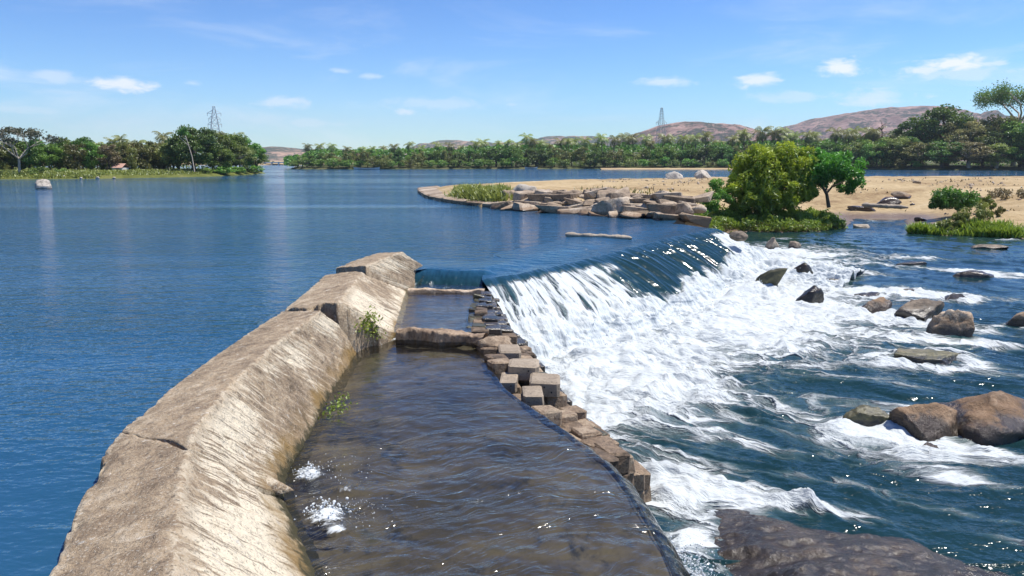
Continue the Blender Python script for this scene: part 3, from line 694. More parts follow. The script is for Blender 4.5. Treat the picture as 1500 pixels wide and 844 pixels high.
# main shallow water with the spill
nw, nf = 130, 56
wv = np.linspace(0, 1, nw)
X = leftx[:, None] + (lipx - leftx)[:, None] * wv; Y = np.repeat(yl[:, None], nw, 1)
X, Y = [np.stack([np.interp(np.linspace(0, 259, 520), np.arange(260), A[:, j]) for j in range(nw)], 1) for A in (X, Y)]
Z = chan_z(Y)
dl = (np.interp(Y[:, -1], LIP[:, 1], LIP[:, 0]))[:, None] - X                     # distance to lip
act = sst(13.0, 7.5, Y)                                                          # livelier towards the camera
wob = fbm(X * .9, Y * .9, 3, 3)
Z = Z + (.030 * fbm(X * 1.1 + Y * .3, Y * 1.9, 4, 3) + .018 * fbm(X * 3 + Y, Y * 4.5, 2, 3)) * (.35 + .65 * act) - .05 * sst(.5, 0, dl) * sst(10, 8.5, Y)
foam = np.zeros_like(X)
for px, py, r_, s_ in [(452, 692, .16, 1.0), (478, 750, .20, 1.0), (492, 772, .12, .7), (505, 715, .14, .55), (585, 503, .22, .9), (625, 502, .16, .8), (560, 508, .2, .5)]:
    c = P(px, py, -.6); foam += s_ * np.exp(-(np.hypot((X - c[0]), (Y - c[1])) / r_) ** 2)
    Z += .06 * s_ * np.exp(-(np.hypot((X - c[0]), (Y - c[1])) / (r_ * .8)) ** 2) * (1 + fbm(X * 12, Y * 12, 1, 2))
ylong = Y[:, -1]; lx = X[:, -1]; tl = np.stack([np.gradient(lx), np.gradient(ylong)], 1); tl /= np.linalg.norm(tl, axis=1)[:, None]
on = np.stack([tl[:, 1], -tl[:, 0]], 1)
on[:, 0] = np.abs(on[:, 0])
fd = np.linspace(0, 1, nf + 1)[1:]
drop = sst(11.2, 9.2, ylong)
FX = lx[:, None] + on[:, 0:1] * fd * .62 * (.35 + .65 * drop[:, None]); FY = ylong[:, None] + on[:, 1:2] * fd * .62 * drop[:, None]
fall = (fd ** 1.9) * 1.28 + .10 * fd
rid = fbm(ylong[:, None] * 5.5 + 0 * fd, fd * .7, 5, 3) * .055 * sst(0, .3, fd) + fbm(ylong[:, None] * 1.5 + 0 * fd, fd * .3, 1, 2) * .09 * fd
FZ = Z[:, -1:] - fall[None, :] * 1.0 + rid
FX = FX + rid * .8
ff = (sst(.30, .92, fd)[None] * .95 + fbm(ylong[:, None] * 7 + 0 * fd, fd * 1.2, 3, 3) * .55 * sst(.15, .6, fd)) * drop[:, None]
flowM = np.stack([(X * .75 + Y * .55) * .9 + wob * .5, (Y - .45 * X) * 2.1 + wob * .8, X * 0], -1)
flowF = np.stack([ylong[:, None] * 3.0 + 0 * FX, fd[None] * 1.1 + 0 * FX, FX * 0], -1)
rough = np.concatenate([.18 + .36 * act * (1 + .3 * wob), np.full(FX.shape, .25)], 1)
V = np.concatenate([np.stack([X, Y, Z], -1), np.stack([FX, FY, FZ], -1)], 1)
link('channel_water', mesh_np('channel_water', V, grid_faces(520, nw + nf)[:, ::-1], True, {'foam': np.clip(np.concatenate([foam, ff], 1), 0, 1.4).ravel(), 'flow': np.concatenate([flowM, flowF], 1).reshape(-1, 3), 'rough': rough.ravel()}), M['shallow'], kind='structure')
# upper tiers between the wall and the weir
def tier(y0, y1, z, xl, xr, seed):
    X, Y = np.meshgrid(np.linspace(0, 1, 60), np.linspace(0, 1, 60), indexing='ij')
    yy = y0 + (y1 - y0) * Y; xx = xl[0] + (xl[1] - xl[0]) * Y; xx = xx + (xr - xx) * X
    foam = .7 * sst(.90, 1.0, Y) * (.5 + fbm(xx * 4, yy * 3, seed, 3))
    zz = z + .012 * fbm(xx * 2, yy * 4, seed, 3)
    link('tier_water', mesh_np('tier_water', np.stack([xx, yy, zz], -1), grid_faces(60, 60), True, {'foam': np.clip(foam, 0, 1).ravel() if seed == 2 else foam.ravel() * 0, 'flow': np.stack([xx * 1.2, yy * 2.6, xx * 0], -1).reshape(-1, 3), 'rough': np.full(3600, .3)}), M['shallow'], kind='structure')
    link('tier_bed', mesh_np('tier_bed', np.stack([xx, yy, zz - .10 + .03 * fbm(xx * 2, yy * 2, 1, 3)], -1), grid_faces(60, 60)), M['bed'], kind='structure')
tA = P(650, 424, -.30)[1]; tB = P(640, 487, -.36)[1]
tier(tB, tA + .05, -.36, (P(588, 492, -.36)[0] - .5, P(598, 425, -.36)[0] - .4), -.76, 1)
tier(tA, WALL_END[1] + .1, -.30, (P(602, 424, -.3)[0] - .3, WALL_END[0] - .3), -.55, 2)
# smooth lip where the river slides into the top tier
S, T = np.meshgrid(np.linspace(0, 1, 120), np.linspace(0, 1, 50), indexing='ij')
a0, a1 = np.array((WALL_END[0] - .75, WALL_END[1] + .35)), CREST[0] + np.array((.45, .2))
xx = a0[0] + (a1[0] - a0[0]) * S; yy = a0[1] + (a1[1] - a0[1]) * S + 2.4 - 3.3 * T
zz = .006 - .10 * sst(.82, 1, S) - (.40 + .25 * sst(.8, 1, S)) * sst(.53, .945, T) + .07 * fbm(xx * 3.4, yy * 1.2, 2, 4) * sst(.45, .7, T)
fo = 1.1 * sst(.74, .96, T) * (.5 + 1.2 * fbm(xx * 4, yy * 3, 3, 3)) + .45 * fbm(xx * 7, yy * .9, 6, 3) * sst(.6, .8, T)
link('inflow_water', mesh_np('inflow_water', np.stack([xx, yy, zz], -1), grid_faces(120, 50)[:, ::-1], True, {'foam': np.clip(fo, 0, 1).ravel(), 'flow': np.stack([xx * 3, yy * 1.2, xx * 0], -1).reshape(-1, 3), 'riv': sst(.82, .5, T).ravel()}), M['falls'], kind='structure')

# ---- rocks
def ico(sub):
    import bmesh
    bm = bmesh.new(); bmesh.ops.create_icosphere(bm, subdivisions=sub, radius=1.0)
    V = np.array([v.co[:] for v in bm.verts]); Fq = np.array([[v.index for v in f.verts] for f in bm.faces]); bm.free(); return V, Fq
ICO = {k: ico(k) for k in (1, 2, 3, 4, 5)}
def rock_mesh(name, dims, seed, sub=4, rough=1.0, tilt=(0, 0), angular=.5):
    V, Fq = ICO[sub]; V = V.copy(); rs = np.random.RandomState(seed)
    for _ in range(int(7 + 8 * angular)):            # facets
        nrm = rs.normal(size=3); nrm /= np.linalg.norm(nrm); c = rs.uniform(.45, .82)
        d = V @ nrm - c; V -= np.where(d > 0, d, 0)[:, None] * nrm * .92
    nn = fbm(V[:, 0] * 1.3 + seed, V[:, 1] * 1.3, V[:, 2] * 1.3, 3); n2 = fbm(V[:, 0] * 5 + seed, V[:, 1] * 5, V[:, 2] * 5, 3)
    r = 1 + rough * (.22 * nn + .07 * n2 - .10 * np.abs(fbm(V[:, 0] * 2.6 + seed, V[:, 1] * 2.6, V[:, 2] * 2.6 + 3, 3))); V *= r[:, None]
    V *= np.array(dims) / 2
    cy, sy, cx, sx = math.cos(tilt[1]), math.sin(tilt[1]), math.cos(tilt[0]), math.sin(tilt[0])
    V = V @ np.array([[cy, 0, -sy], [0, 1, 0], [sy, 0, cy]]) @ np.array([[1, 0, 0], [0, cx, sx], [0, -sx, cx]])
    return mesh_np(name, V, Fq, True)
for px, py, wpx, hpx, dr, mt, seed, nm, lab, tilt in ROCKS_PX:
    zb = zdown(0, P(px, py, -1.7)[1]); zb = float(zb); p = P(px, py, zb); dist = math.hypot(p[0], p[1]); W = wpx / F_PX * dist; H = hpx / F_PX * dist
    zo = {51: -1.45, 54: -1.55, 57: -1.80}.get(seed)
    if zo is not None: zb = zo; p = P(px, py, zb); dist = math.hypot(p[0], p[1]); W = wpx / F_PX * dist; H = hpx / F_PX * dist
    if py < 350 and px < 1100: p = P(px, py, -.2); dist = math.hypot(p[0], p[1]); W = wpx / F_PX * dist; H = hpx / F_PX * dist; zb = -.2
    me = rock_mesh(nm, (W * 1.15, W * dr * 1.05, H * 1.95), seed, 5 if wpx > 60 else 4, 1.0, tilt)
    link(nm, me, M[mt], loc=(p[0], p[1] + W * dr * .4, zb - H * .16), label=lab, cat='boulder', group='boulders in the rapids below the weir')

# bedrock shelf in the right foreground
OUT = np.array([P(930, 700, -1.8)[:2], P(985, 693, -1.8)[:2], P(1060, 703, -1.8)[:2], P(1130, 730, -1.8)[:2], P(1200, 757, -1.8)[:2], P(1290, 767, -1.8)[:2], P(1345, 773, -1.8)[:2], P(1420, 800, -1.8)[:2], P(1530, 842, -1.8)[:2], (8.5, 7.2), (8.5, 3.0), (1.4, 3.0), (1.4, 8.6)])
gx = np.linspace(1.0, 9.2, 330); gy = np.linspace(2.6, 10.8, 330); X, Y = np.meshgrid(gx, gy, indexing='ij')
wX, wY = X + .25 * fbm(X * 1.1, Y * 1.1, 3, 3), Y + .25 * fbm(X * 1.1, Y * 1.1, 8, 3)
sd = seg_dist(wX, wY, OUT, True) * np.where(inside(wX, wY, OUT), 1, -1)
lowleft = sst(3.9, 2.4, X) * sst(7.0, 8.4, Y)
c_h = P(1165, 842, -1.6)
Z = -2.11 + .34 * sst(-.45, .75, sd) + .16 * sst(.3, 2.4, sd) + .11 * fbm(X * .8, Y * 1.4, 2, 4) + .045 * fbm(X * 3, Y * 4.2, 5, 4) - .19 * lowleft + .02 * np.abs(fbm(X * 7, Y * 7, 3, 3))
Z += .20 * np.exp(-(((X - c_h[0]) / .55) ** 2 + ((Y - c_h[1]) / .35) ** 2)) * (1 + .5 * fbm(X * 4, Y * 4, 2, 3))
Fc = grid_faces(330, 330); keep = sd.ravel()[Fc].max(1) > -.5
link('bedrock_shelf', mesh_np('bedrock_shelf', np.stack([X, Y, Z], -1), Fc[keep]), M['wetrock'], label='broad dark wet bedrock shelf at the bottom right below the spill', cat='rock')

# ---- stepped masonry flank of the weir
CH = .04
def block_mesh(name, seed, jit=.06):
    rs = np.random.RandomState(seed); c = .10; V = []; idx = {}
    for sx in (-1, 1):
        for sy in (-1, 1):
            for sz in (-1, 1):
                j = rs.uniform(-jit, jit, 3); base = np.array((sx, sy, sz)) * .5 + j * .5
                for ax in range(3):
                    v = base.copy()
                    for k in range(3):
                        if k != ax: v[k] -= np.array((sx, sy, sz))[k] * c * rs.uniform(.5, 1.2)
                    idx[(sx, sy, sz, ax)] = len(V); V.append(v)
    Fq = []
    for ax in range(3):
        o1, o2 = [k for k in range(3) if k != ax]
        for s in (-1, 1):
            q = []
            for a, b in ((-1, -1), (1, -1), (1, 1), (-1, 1)):
                t = [0, 0, 0]; t[ax] = s; t[o1] = a; t[o2] = b; q.append(idx[(*t, ax)])
            Fq.append(q)
    for ax in range(3):       # bevels along axis ax
        o1, o2 = [k for k in range(3) if k != ax]
        for a in (-1, 1):
            for b in (-1, 1):
                t0 = [0, 0, 0]; t0[o1] = a; t0[o2] = b; t0[ax] = -1; t1 = list(t0); t1[ax] = 1
                Fq.append([idx[(*t0, o1)], idx[(*t1, o1)], idx[(*t1, o2)], idx[(*t0, o2)]])
    tri = []
    for sx in (-1, 1):
        for sy in (-1, 1):
            for sz in (-1, 1): tri.append([idx[(sx, sy, sz, k)] for k in range(3)])
    me = bpy.data.meshes.new(name); me.from_pydata([tuple(v) for v in V], [], Fq + tri)
    import bmesh
    bm = bmesh.new(); bm.from_mesh(me); bmesh.ops.recalc_face_normals(bm, faces=bm.faces); bm.to_mesh(me); bm.free()
    return me
BL = {}
for mk in ('mason', 'mason_wet', 'mossrock', 'dressed'):
    BL[mk] = [block_mesh('stone_block', 40 + k, .13 if mk != 'dressed' else .05) for k in range(6)]
    for me in BL[mk]: me.materials.append(M[mk])
FLk_L = smoothline(np.array([(-.74, 19.6), (-.76, 17.6), (-.80, 15.4), (-.10, 12.05), (.66, 10.45), (1.15, 9.5)]), 60, 5)
FLk_R = smoothline(np.array([(-.30, 20.4), (-.1, 18.9), (.80, 17.2), (1.65, 14.6), (2.15, 12.9), (2.42, 11.9)]), 60, 4)
flank = empty('stepped_masonry', (.5, 13, -1.9), label='stepped wall of brown squared stones between channel and white water', cat='stone wall')
FLi = Matrix.Translation(-flank.location)
FLk_R = FLk_L + (FLk_R - FLk_L) * np.interp(np.linspace(0, 1, 60), [0, .35, 1], [1, .76, .62])[:, None]
rb = random.Random(5)
def put_block(parent, inv, mk, loc, dims, rz, tilt=.04, name='stone_block'):
    o = link(name, rb.choice(BL[mk]), None, parent); o.matrix_parent_inverse = inv
    o.location = loc; o.scale = dims; o.rotation_euler = (rb.uniform(-tilt, tilt), rb.uniform(-tilt, tilt), rz + rb.uniform(-tilt, tilt) * 1.5); return o
NU, NW = 28, 5
DRESSED = [(744, 525, .40, .25, 1), (766, 548, .52, .26, 2), (797, 572, .50, .26, 3), (744, 568, .28, .20, 2), (779, 588, .32, .16, 0)]
DP = [P(px, py, -.53 if py < 560 else -.63) + np.array((.02, .31, 0)) for px, py, *_ in DRESSED]
def fl_pt(u, w_):
    i = u * 59; k = min(58, int(i)); f = i - k
    l = FLk_L[k] * (1 - f) + FLk_L[k + 1] * f; r = FLk_R[k] * (1 - f) + FLk_R[k + 1] * f
    return l + (r - l) * w_
def fl_top(u, w_):
    zl = -.27 - .16 * u - .42 * max(0, (u - .45) / .55) ** 1.2
    zr = -.62 - 1.00 * min(1, u / .75) ** .8
    z = zl + (zr - zl) * max(0, (w_ - .38) / .62) ** 1.05
    return math.floor(z / .17) * .17 + .06
for i in range(NU):
    for j in range(NW):
        u = (i + .5 + (.25 if j % 2 else -.1)) / NU; w_ = (j + .5) / NW; u = min(.985, max(.0, u))
        c = fl_pt(u, w_); t = fl_pt(min(1, u + .03), w_) - fl_pt(max(0, u - .03), w_); rz = math.atan2(t[1], t[0]) + math.pi / 2
        span = np.linalg.norm(fl_pt(u, 1) - fl_pt(u, 0)) / NW; ln = np.linalg.norm(fl_pt(min(1, u + .5 / NU), w_) - fl_pt(max(0, u - .5 / NU), w_)) * (1 if .03 < u < .96 else 1.6)
        top = fl_top(u, w_) + rb.uniform(-.05, .04)
        wet = (u < .42 and w_ > .15) or (j == NW - 1 and u < .9) or (u < .22)
        if any(np.hypot(c[0] - q[0], c[1] - q[1]) < .50 and c[1] < q[1] - .12 for q in DP): top -= .26
        k = -1
        while k < (1 if not (i >= NU - 3 or j == NW - 1) else 9) and top > -2.1:
            k += 1
            hgt = rb.uniform(.24, .32); mk = 'mason_wet' if wet else ('mossrock' if (k > 0 and rb.random() < .5) or rb.random() < .08 else 'mason')
            put_block(flank, FLi, mk, (c[0], c[1], top - hgt / 2), (span * rb.uniform(.90, 1.05), ln * rb.uniform(.88, 1.0), hgt), rz)
            top -= hgt * .97
# core of the flank so no gap shows through
V = []
for u in np.linspace(0, 1, 24):
    row = [(*fl_pt(u, w_), fl_top(u, w_) - .16) for w_ in np.linspace(.02, .98, 8)]
    V.append([(row[0][0], row[0][1], -2.3)] + row + [(row[-1][0], row[-1][1], -2.3)])
V = np.array(V); o = link('core', mesh_np('core', V, grid_faces(24, 10)), M['weirbody'], flank); o.matrix_parent_inverse = FLi
# large dressed grey blocks with drilled holes, faces turned to the channel
for (px, py, w_, h_, nh), p in zip(DRESSED, DP):
    o = put_block(flank, FLi, 'dressed', tuple(p), (w_, .62, h_), rb.uniform(-.10, .06), .02)
    for k in range(nh):
        hx = (k + .5) / nh * .7 - .35; hm = mesh_np('drill_hole', np.array([(.014 * math.cos(a), 0, .018 * math.sin(a)) for a in np.linspace(0, 2 * math.pi, 9)[:-1]] + [(0, .03, 0)]), np.array([[q, (q + 1) % 8, 8] for q in range(8)]), True)
        h = link('drill_hole', hm, M['hole'], o); h.matrix_parent_inverse = Matrix.Identity(4); h.location = (hx, -.515, .2 * (1 if k % 2 else -.6)); h.scale = (1 / w_, -1 / .62, 1 / h_)
# mossy ribs at the outer edge of the middle tier
for k in range(9):
    p = np.array((-.80 + .02 * math.sin(k * 2.1), 15.9 + k * .44)); put_block(flank, FLi, 'mossrock', (p[0], p[1], -.56), (.34, .46, .36 + .05 * (k % 3)), .1, .22)
# weir glacis under the falls
ns = 40; ln = resample(CREST, ns); nr_ = resample(CN, ns); t = np.array([-2.0, -.6, 0, 1.2, 2.4, 3.6, 4.6]); zt = np.array([-2.4, -.60, -.58, -1.4, -2.2, -2.6, -2.9])
V = np.stack([np.stack([ln[:, 0] + nr_[:, 0] * a, ln[:, 1] + nr_[:, 1] * a, np.full(ns, b)], 1) for a, b in zip(t, zt)], 1)
weir = link('weir', mesh_np('weir', V, grid_faces(ns, 7)), M['weirbody'], label='dark stone weir lying beneath the broad waterfall', cat='weir')

# sills across the channel
def bar_mesh(name, a, b, r, seed, n=40, m_=14, flat=.7):
    a, b = np.array(a), np.array(b); V = []
    d = b - a; side = np.array((-d[1], d[0], 0)); side /= np.linalg.norm(side)
    for i in range(n):
        t = i / (n - 1); c = a + d * t; rr = r * (1 + .7 * fbm(t * 7, seed, 0, 4)) * (1 - .6 * abs(2 * t - 1) ** 12); bend = r * 1.6 * fbm(t * 3.5, seed + 4, 0, 3)
        for k in range(m_):
            q = 2 * math.pi * k / m_; e = 1 + .35 * fbm(math.cos(q) * 1.5 + seed, math.sin(q) * 1.5, t * 12, 3)
            V.append(c + side * (math.cos(q) * rr * e + bend) + np.array((0, 0, math.sin(q) * rr * flat * e)))
    V = np.array(V); i = np.arange(n - 1)[:, None] * m_; k = np.arange(m_)[None]; k2 = (k + 1) % m_
    F1 = np.stack([i + k, i + k2, i + m_ + k2, i + m_ + k], -1).reshape(-1, 4)
    caps = np.array([[0, q, q + 1, q + 1] for q in range(1, m_ - 1)]); me = mesh_np(name, V, F1); return me
def sill(a, b, w_, h_, z, seed, label):
    a, b = np.array(a)[:2], np.array(b)[:2]; n, m_ = 90, 28; d = b - a; side = np.array((-d[1], d[0])) / np.linalg.norm(d); t = np.linspace(0, 1, n)[:, None]; q = np.linspace(0, 2 * np.pi, m_ + 1)[:-1][None]
    cx = np.sign(np.cos(q)) * np.abs(np.cos(q)) ** .5; cz = np.sign(np.sin(q)) * np.abs(np.sin(q)) ** .5
    L_ = np.linalg.norm(d); wob = .35 * w_ * fbm(t * L_ * 1.3, seed, 1, 3); ww = w_ * (1 + .7 * fbm(t * L_ * 2.2, seed + 3., 2, 4)); hh = h_ * (1 + .5 * fbm(t * L_ * 1.7, seed + 6., 3, 4))
    nz = 1 + .22 * fbm(cx * 1.4 + seed, cz * 1.4, t * L_ * 4, 4) + .10 * fbm(cx * 4 + seed, cz * 4, t * L_ * 11, 3)
    off = wob + ww * .5 * cx * nz; zz = z + hh * .5 * cz * nz + .05 * fbm(t * L_ * 1.1, seed + 9., 4, 3)
    V = np.stack([a[0] + d[0] * t + side[0] * off, a[1] + d[1] * t + side[1] * off, zz + 0 * off], -1); i = np.arange(n - 1)[:, None] * m_; k = np.arange(m_)[None]; k2 = (k + 1) % m_
    link('stone_sill', mesh_np('stone_sill', V, np.stack([i + k, i + k2, i + m_ + k2, i + m_ + k], -1).reshape(-1, 4)), M['sill'], label=label, cat='sill')
sill(P(584, 490, -.36), P(712, 497, -.36), .34, .30, -.40, 3.3, 'rough pinkish stone sill across the channel with water pouring over it')
sill(P(598, 425, -.3), P(710, 426, -.3), .18, .20, -.36, 8.1, 'thin far stone sill crossing the channel nearest the river')
p = P(722, 505, -.4); link('rough_stone', rock_mesh('rough_stone', (.75, .8, .42), 19, 4, 1.3), M['mason'], loc=(p[0], p[1] + .25, -.45), label='rough rounded stone lump where the near sill meets the stepped wall', cat='stone')
p = P(395, 716, -.5); link('broken_slab_fragment', rock_mesh('broken_slab_fragment', (.62, .42, .20), 23, 4, .9, (.15, .42)), M['concrete'], loc=(p[0] - .02, p[1], -.47), label='broken brown concrete fragment jutting from the slope near the splashes', cat='fragment')
p = P(596, 492, -.4)
# driftwood
link('driftwood_log', bar_mesh('driftwood_log', (*P(828, 346)[:2], .06), (*P(926, 349)[:2], .0), .14, 12, 50, 12, .7), M['drift'], label='pale driftwood log lying just above the weir crest', cat='log')
link('driftwood_log', bar_mesh('driftwood_log', (*P(1262, 303, -.4)[:2], -.25), (*P(1330, 308, -.6)[:2], -.4), .20, 31, 40, 10, .8), M['drift'], label='dark fallen branch on the sand right of the small tree', cat='log')

# splashes and spray: uncountable droplets
def droplets(name, lst, seed, label):
    rs = np.random.RandomState(seed); V0, F0 = ICO[1]; VV = []; FF = []; n = 0
    for c, spread, cnt, rmin, rmax, up in lst:
        c = np.array(c)
        for _ in range(cnt):
            q = rs.normal(size=3) * np.array(spread); q[2] = abs(q[2]) * up
            r = rmin + (rmax - rmin) * rs.rand() ** 3
            VV.append(V0 * r * rs.uniform(.6, 1.5, 3) + c + q); FF.append(F0 + n); n += len(V0)
    me = mesh_np(name, np.concatenate(VV), np.concatenate(FF), True); return link(name, me, M['spray'], kind='stuff', label=label, cat='spray')
m, g = newmat('spray'); a_ = g.pbr((.62, .66, .68), .3); g.out(a_); M['spray'] = m
c1, c2 = P(450, 694, -.62), P(478, 752, -.64)
droplets('splash', [(c1, (.09, .08, .04), 150, .004, .018, 1), (c2, (.11, .09, .05), 200, .004, .020, 1), (c2 + np.array((.25, 0, 0)), (.22, .2, .02), 120, .003, .008, 1), (c1 + np.array((.25, .1, 0)), (.22, .2, .02), 90, .003, .008, 1)], 1, 'white splashes bubbling up in the channel beside the wall')
lst = []
for y in np.linspace(3.6, 8.6, 40): lst.append(((2.02, y, -1.74), (.16, .12, .18), 130, .004, .015, 1.2))
for y in np.linspace(5.6, 7.6, 14): lst.append(((2.35, y, -1.66), (.28, .16, .22), 30, .003, .011, 1.2))
droplets('spill_spray', lst, 2, 'white spray thrown up along the foot of the near spill')
lst = [((FOOT[k][0], FOOT[k][1], -1.55), (.9, .7, .22), 36, .006, .018, 1) for k in range(0, 520, 20)]
droplets('falls_spray', lst, 3, 'fine white spray hanging along the foot of the falls')
# ================================================================== SANDBANK DETAILS
rs = np.random.RandomState(12)
RV = [block_mesh('stone', 200 + i, .42) for i in range(6)] + [rock_mesh('stone', (1.1, 1.1, 1.1), 209 + i, 2, 1.5, (0, 0), 1.4) for i in range(5)]
for me in RV: me.materials.append(M['revet'])
rev = empty('stone_revetment', tuple(np.r_[P(900, 318)[:2], 0]), label='tumbled dry-stone revetment along the sandbank edge left of the big bush', cat='stone wall')
RI = Matrix.Translation(-rev.location)
up = resample(np.array([P(742, 306)[:2], P(830, 312)[:2], P(900, 317)[:2], P(960, 321)[:2], P(1030, 322)[:2]]), 60)
tu = np.gradient(up, axis=0); tu /= np.linalg.norm(tu, axis=1)[:, None]; nu_ = np.stack([-tu[:, 1], tu[:, 0]], 1); nu_[nu_[:, 1] < 0] *= -1
cnt = 0
for row, (off, zz, sz) in enumerate([(-.2, .08, 1.05), (.35, .30, .9), (.85, .55, .85), (1.35, .80, .85), (1.9, 1.02, .8), (2.6, 1.16, .7)]):
    s_ = rs.uniform(0, 1.0)
    while s_ < 59:
        k = int(s_); w_ = sz * rs.uniform(.65, 1.5); c = up[k] + nu_[k] * (off + rs.uniform(-.2, .2))
        o = link('stone', RV[rs.randint(11)], None, rev); o.matrix_parent_inverse = RI
        o.location = (c[0], c[1], zz - .12 + rs.uniform(-.1, .12)); o.scale = (w_ * 1.3, w_ * .95, w_ * rs.uniform(.32, .6)); o.rotation_euler = (rs.uniform(-.2, .2), rs.uniform(-.25, .25), rs.uniform(-.5, .5)); cnt += 1
        s_ += w_ * 1.0 / (np.linalg.norm(up[-1] - up[0]) / 59) * .95
for px, py, w_, h_, sd_, mt, lab in [(905, 318, 2.9, 1.35, 311, 'revet', 'large grey brown boulder at the foot of the stone revetment'), (772, 303, 2.3, 1.7, 315, 'pale_dry', 'big pale slanting slab of rock on the spit edge'), (745, 303, 1.2, 1.3, 319, 'revet', 'upright brown boulder just right of the spit grass'), (795, 306, 1.1, 1.0, 322, 'wetrock', 'dark wet boulder below the pale slanting slab'), (870, 312, 1.2, .8, 326, 'revet', 'squat tan boulder left of the large revetment boulder')]:
    p = P(px, py); link('boulder', rock_mesh('boulder', (w_, w_ * .8, h_ * 1.5), sd_, 4, 1.0, (0, .3 if mt == 'pale_dry' else 0)), M[mt], loc=(p[0], p[1] + w_ * .35, h_ * .25), label=lab, cat='boulder')
for px, py, w_, h_, sd_, z, mt, lab in [(66, 277, 27, 14, 401, 0, 'pale', 'white rounded rock alone in the river at far left'), (985, 262, 27, 11, 405, .85, 'pale_dry', 'left white rock of the pair on the sandbank crest'), (1030, 262, 27, 12, 409, .85, 'pale_dry', 'right white rock of the pair on the sandbank crest')]:
    p = P(px, py, z); dist = p[1]; W = w_ / F_PX * dist; H = h_ / F_PX * dist
    link('white_rock', rock_mesh('white_rock', (W * 1.1, W * .9, H * 2.2), sd_, 4, .9), M[mt], loc=(p[0], p[1], z - .03), label=lab, cat='rock')
# apron slabs round the tip of the spit
ap = empty('stone_apron', tuple(np.r_[P(660, 297)[:2], 0]), label='low apron of pale stone slabs rounding the tip of the sand spit', cat='apron')
AI = Matrix.Translation(-ap.location)
AS = [block_mesh('apron_slab', 70 + k, .08) for k in range(4)]
for me in AS: me.materials.append(M['revet'])
apl = resample(np.array([P(619, 279)[:2], P(622, 284)[:2], P(634, 291)[:2], P(662, 297)[:2], P(700, 302)[:2], P(744, 306)[:2]]), 15)
for k in range(14):
    c = (apl[k] + apl[k + 1]) / 2; t_ = apl[k + 1] - apl[k]; o = link('apron_slab', AS[k % 4], None, ap); o.matrix_parent_inverse = AI
    o.location = (c[0] + .5, c[1] + .7, .12); o.scale = (np.linalg.norm(t_) * .98, 2.2, .55); o.rotation_euler = (.10, 0, math.atan2(t_[1], t_[0]))
# broken slabs lying on the sand right of the small tree
for k, (px, py, w_, h_, lab) in enumerate([(1262, 304, 2.6, .5, 'brown mound-like flat rock beside the small tree'), (1302, 302, 2.4, .7, 'tilted tan slab leaning at the sand terrace foot'), (1322, 300, 2.2, .6, 'squared pale slab lying right of the tilted tan slab'), (1285, 315, 3.0, .35, 'long flat slab at the head of the shallow inlet'), (1350, 312, 1.6, .3, 'small flat slab by the inlet near the dark bush'), (1340, 292, 1.2, .4, 'small block on the sand above the pale slab'), (1310, 318, 2.0, .25, 'thin slab awash in the shallow inlet')]):
    p = P(px, py, -.6); z = float(sand_z(np.array([p[0]]), np.array([p[1]]))[0])
    o = link('sandstone_slab', rock_mesh('sandstone_slab', (w_, w_ * .6, h_ * 1.6), 500 + k, 3, .7, (0, .15 * (-1) ** k), 1.2), M['revet'], loc=(p[0], p[1], z + h_ * .25), label=lab, cat='slab', group='slabs at the foot of the sand terrace')

# ================================================================== VEGETATION
def leaf_arrays(C, size, rs, aspect=2.0, up=.0, dirs=None):
    n = len(C); d = rs.normal(size=(n, 3)) if dirs is None else dirs; d[:, 2] += up; d /= np.linalg.norm(d, axis=1)[:, None] + 1e-9
    s = np.cross(d, rs.normal(size=(n, 3))); s /= np.linalg.norm(s, axis=1)[:, None] + 1e-9
    L = (size * rs.uniform(.6, 1.3, n))[:, None]; W = L / aspect
    nrm = np.cross(d, s)
    V = np.stack([C - d * L * .5, C + s * W * .5 + nrm * L * .08, C + d * L * .5, C - s * W * .5 + nrm * L * .08], 1)
    return V.reshape(-1, 3), np.arange(4 * n).reshape(-1, 4)
def crown_mesh(name, n, radii, ctr, clumps, cr, leaf, seed, aspect=2.0, up=.2, low=-.5, shell=.55, flat=None):
    rs = np.random.RandomState(seed); radii = np.array(radii); ctr = np.array(ctr)
    cc = []
    while len(cc) < clumps:
        v = rs.normal(size=3); v /= np.linalg.norm(v); v *= rs.uniform(shell, 1.0)
        if v[2] > low: cc.append(v)
    cc = np.array(cc); crs = cr * rs.uniform(.6, 1.3, clumps); clv = rs.uniform(-.22, .22, clumps)
    k = rs.randint(0, clumps, n); v = rs.normal(size=(n, 3)); v /= np.linalg.norm(v, axis=1)[:, None]; v *= (rs.rand(n) ** .42)[:, None]
    pos = cc[k] * radii + v * crs[k][:, None] * np.array((1, 1, .75)) + ctr
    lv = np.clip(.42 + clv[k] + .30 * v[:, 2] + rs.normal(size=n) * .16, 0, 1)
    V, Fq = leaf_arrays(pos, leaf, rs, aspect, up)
    return mesh_np(name, V, Fq, False, {'lv': lv})
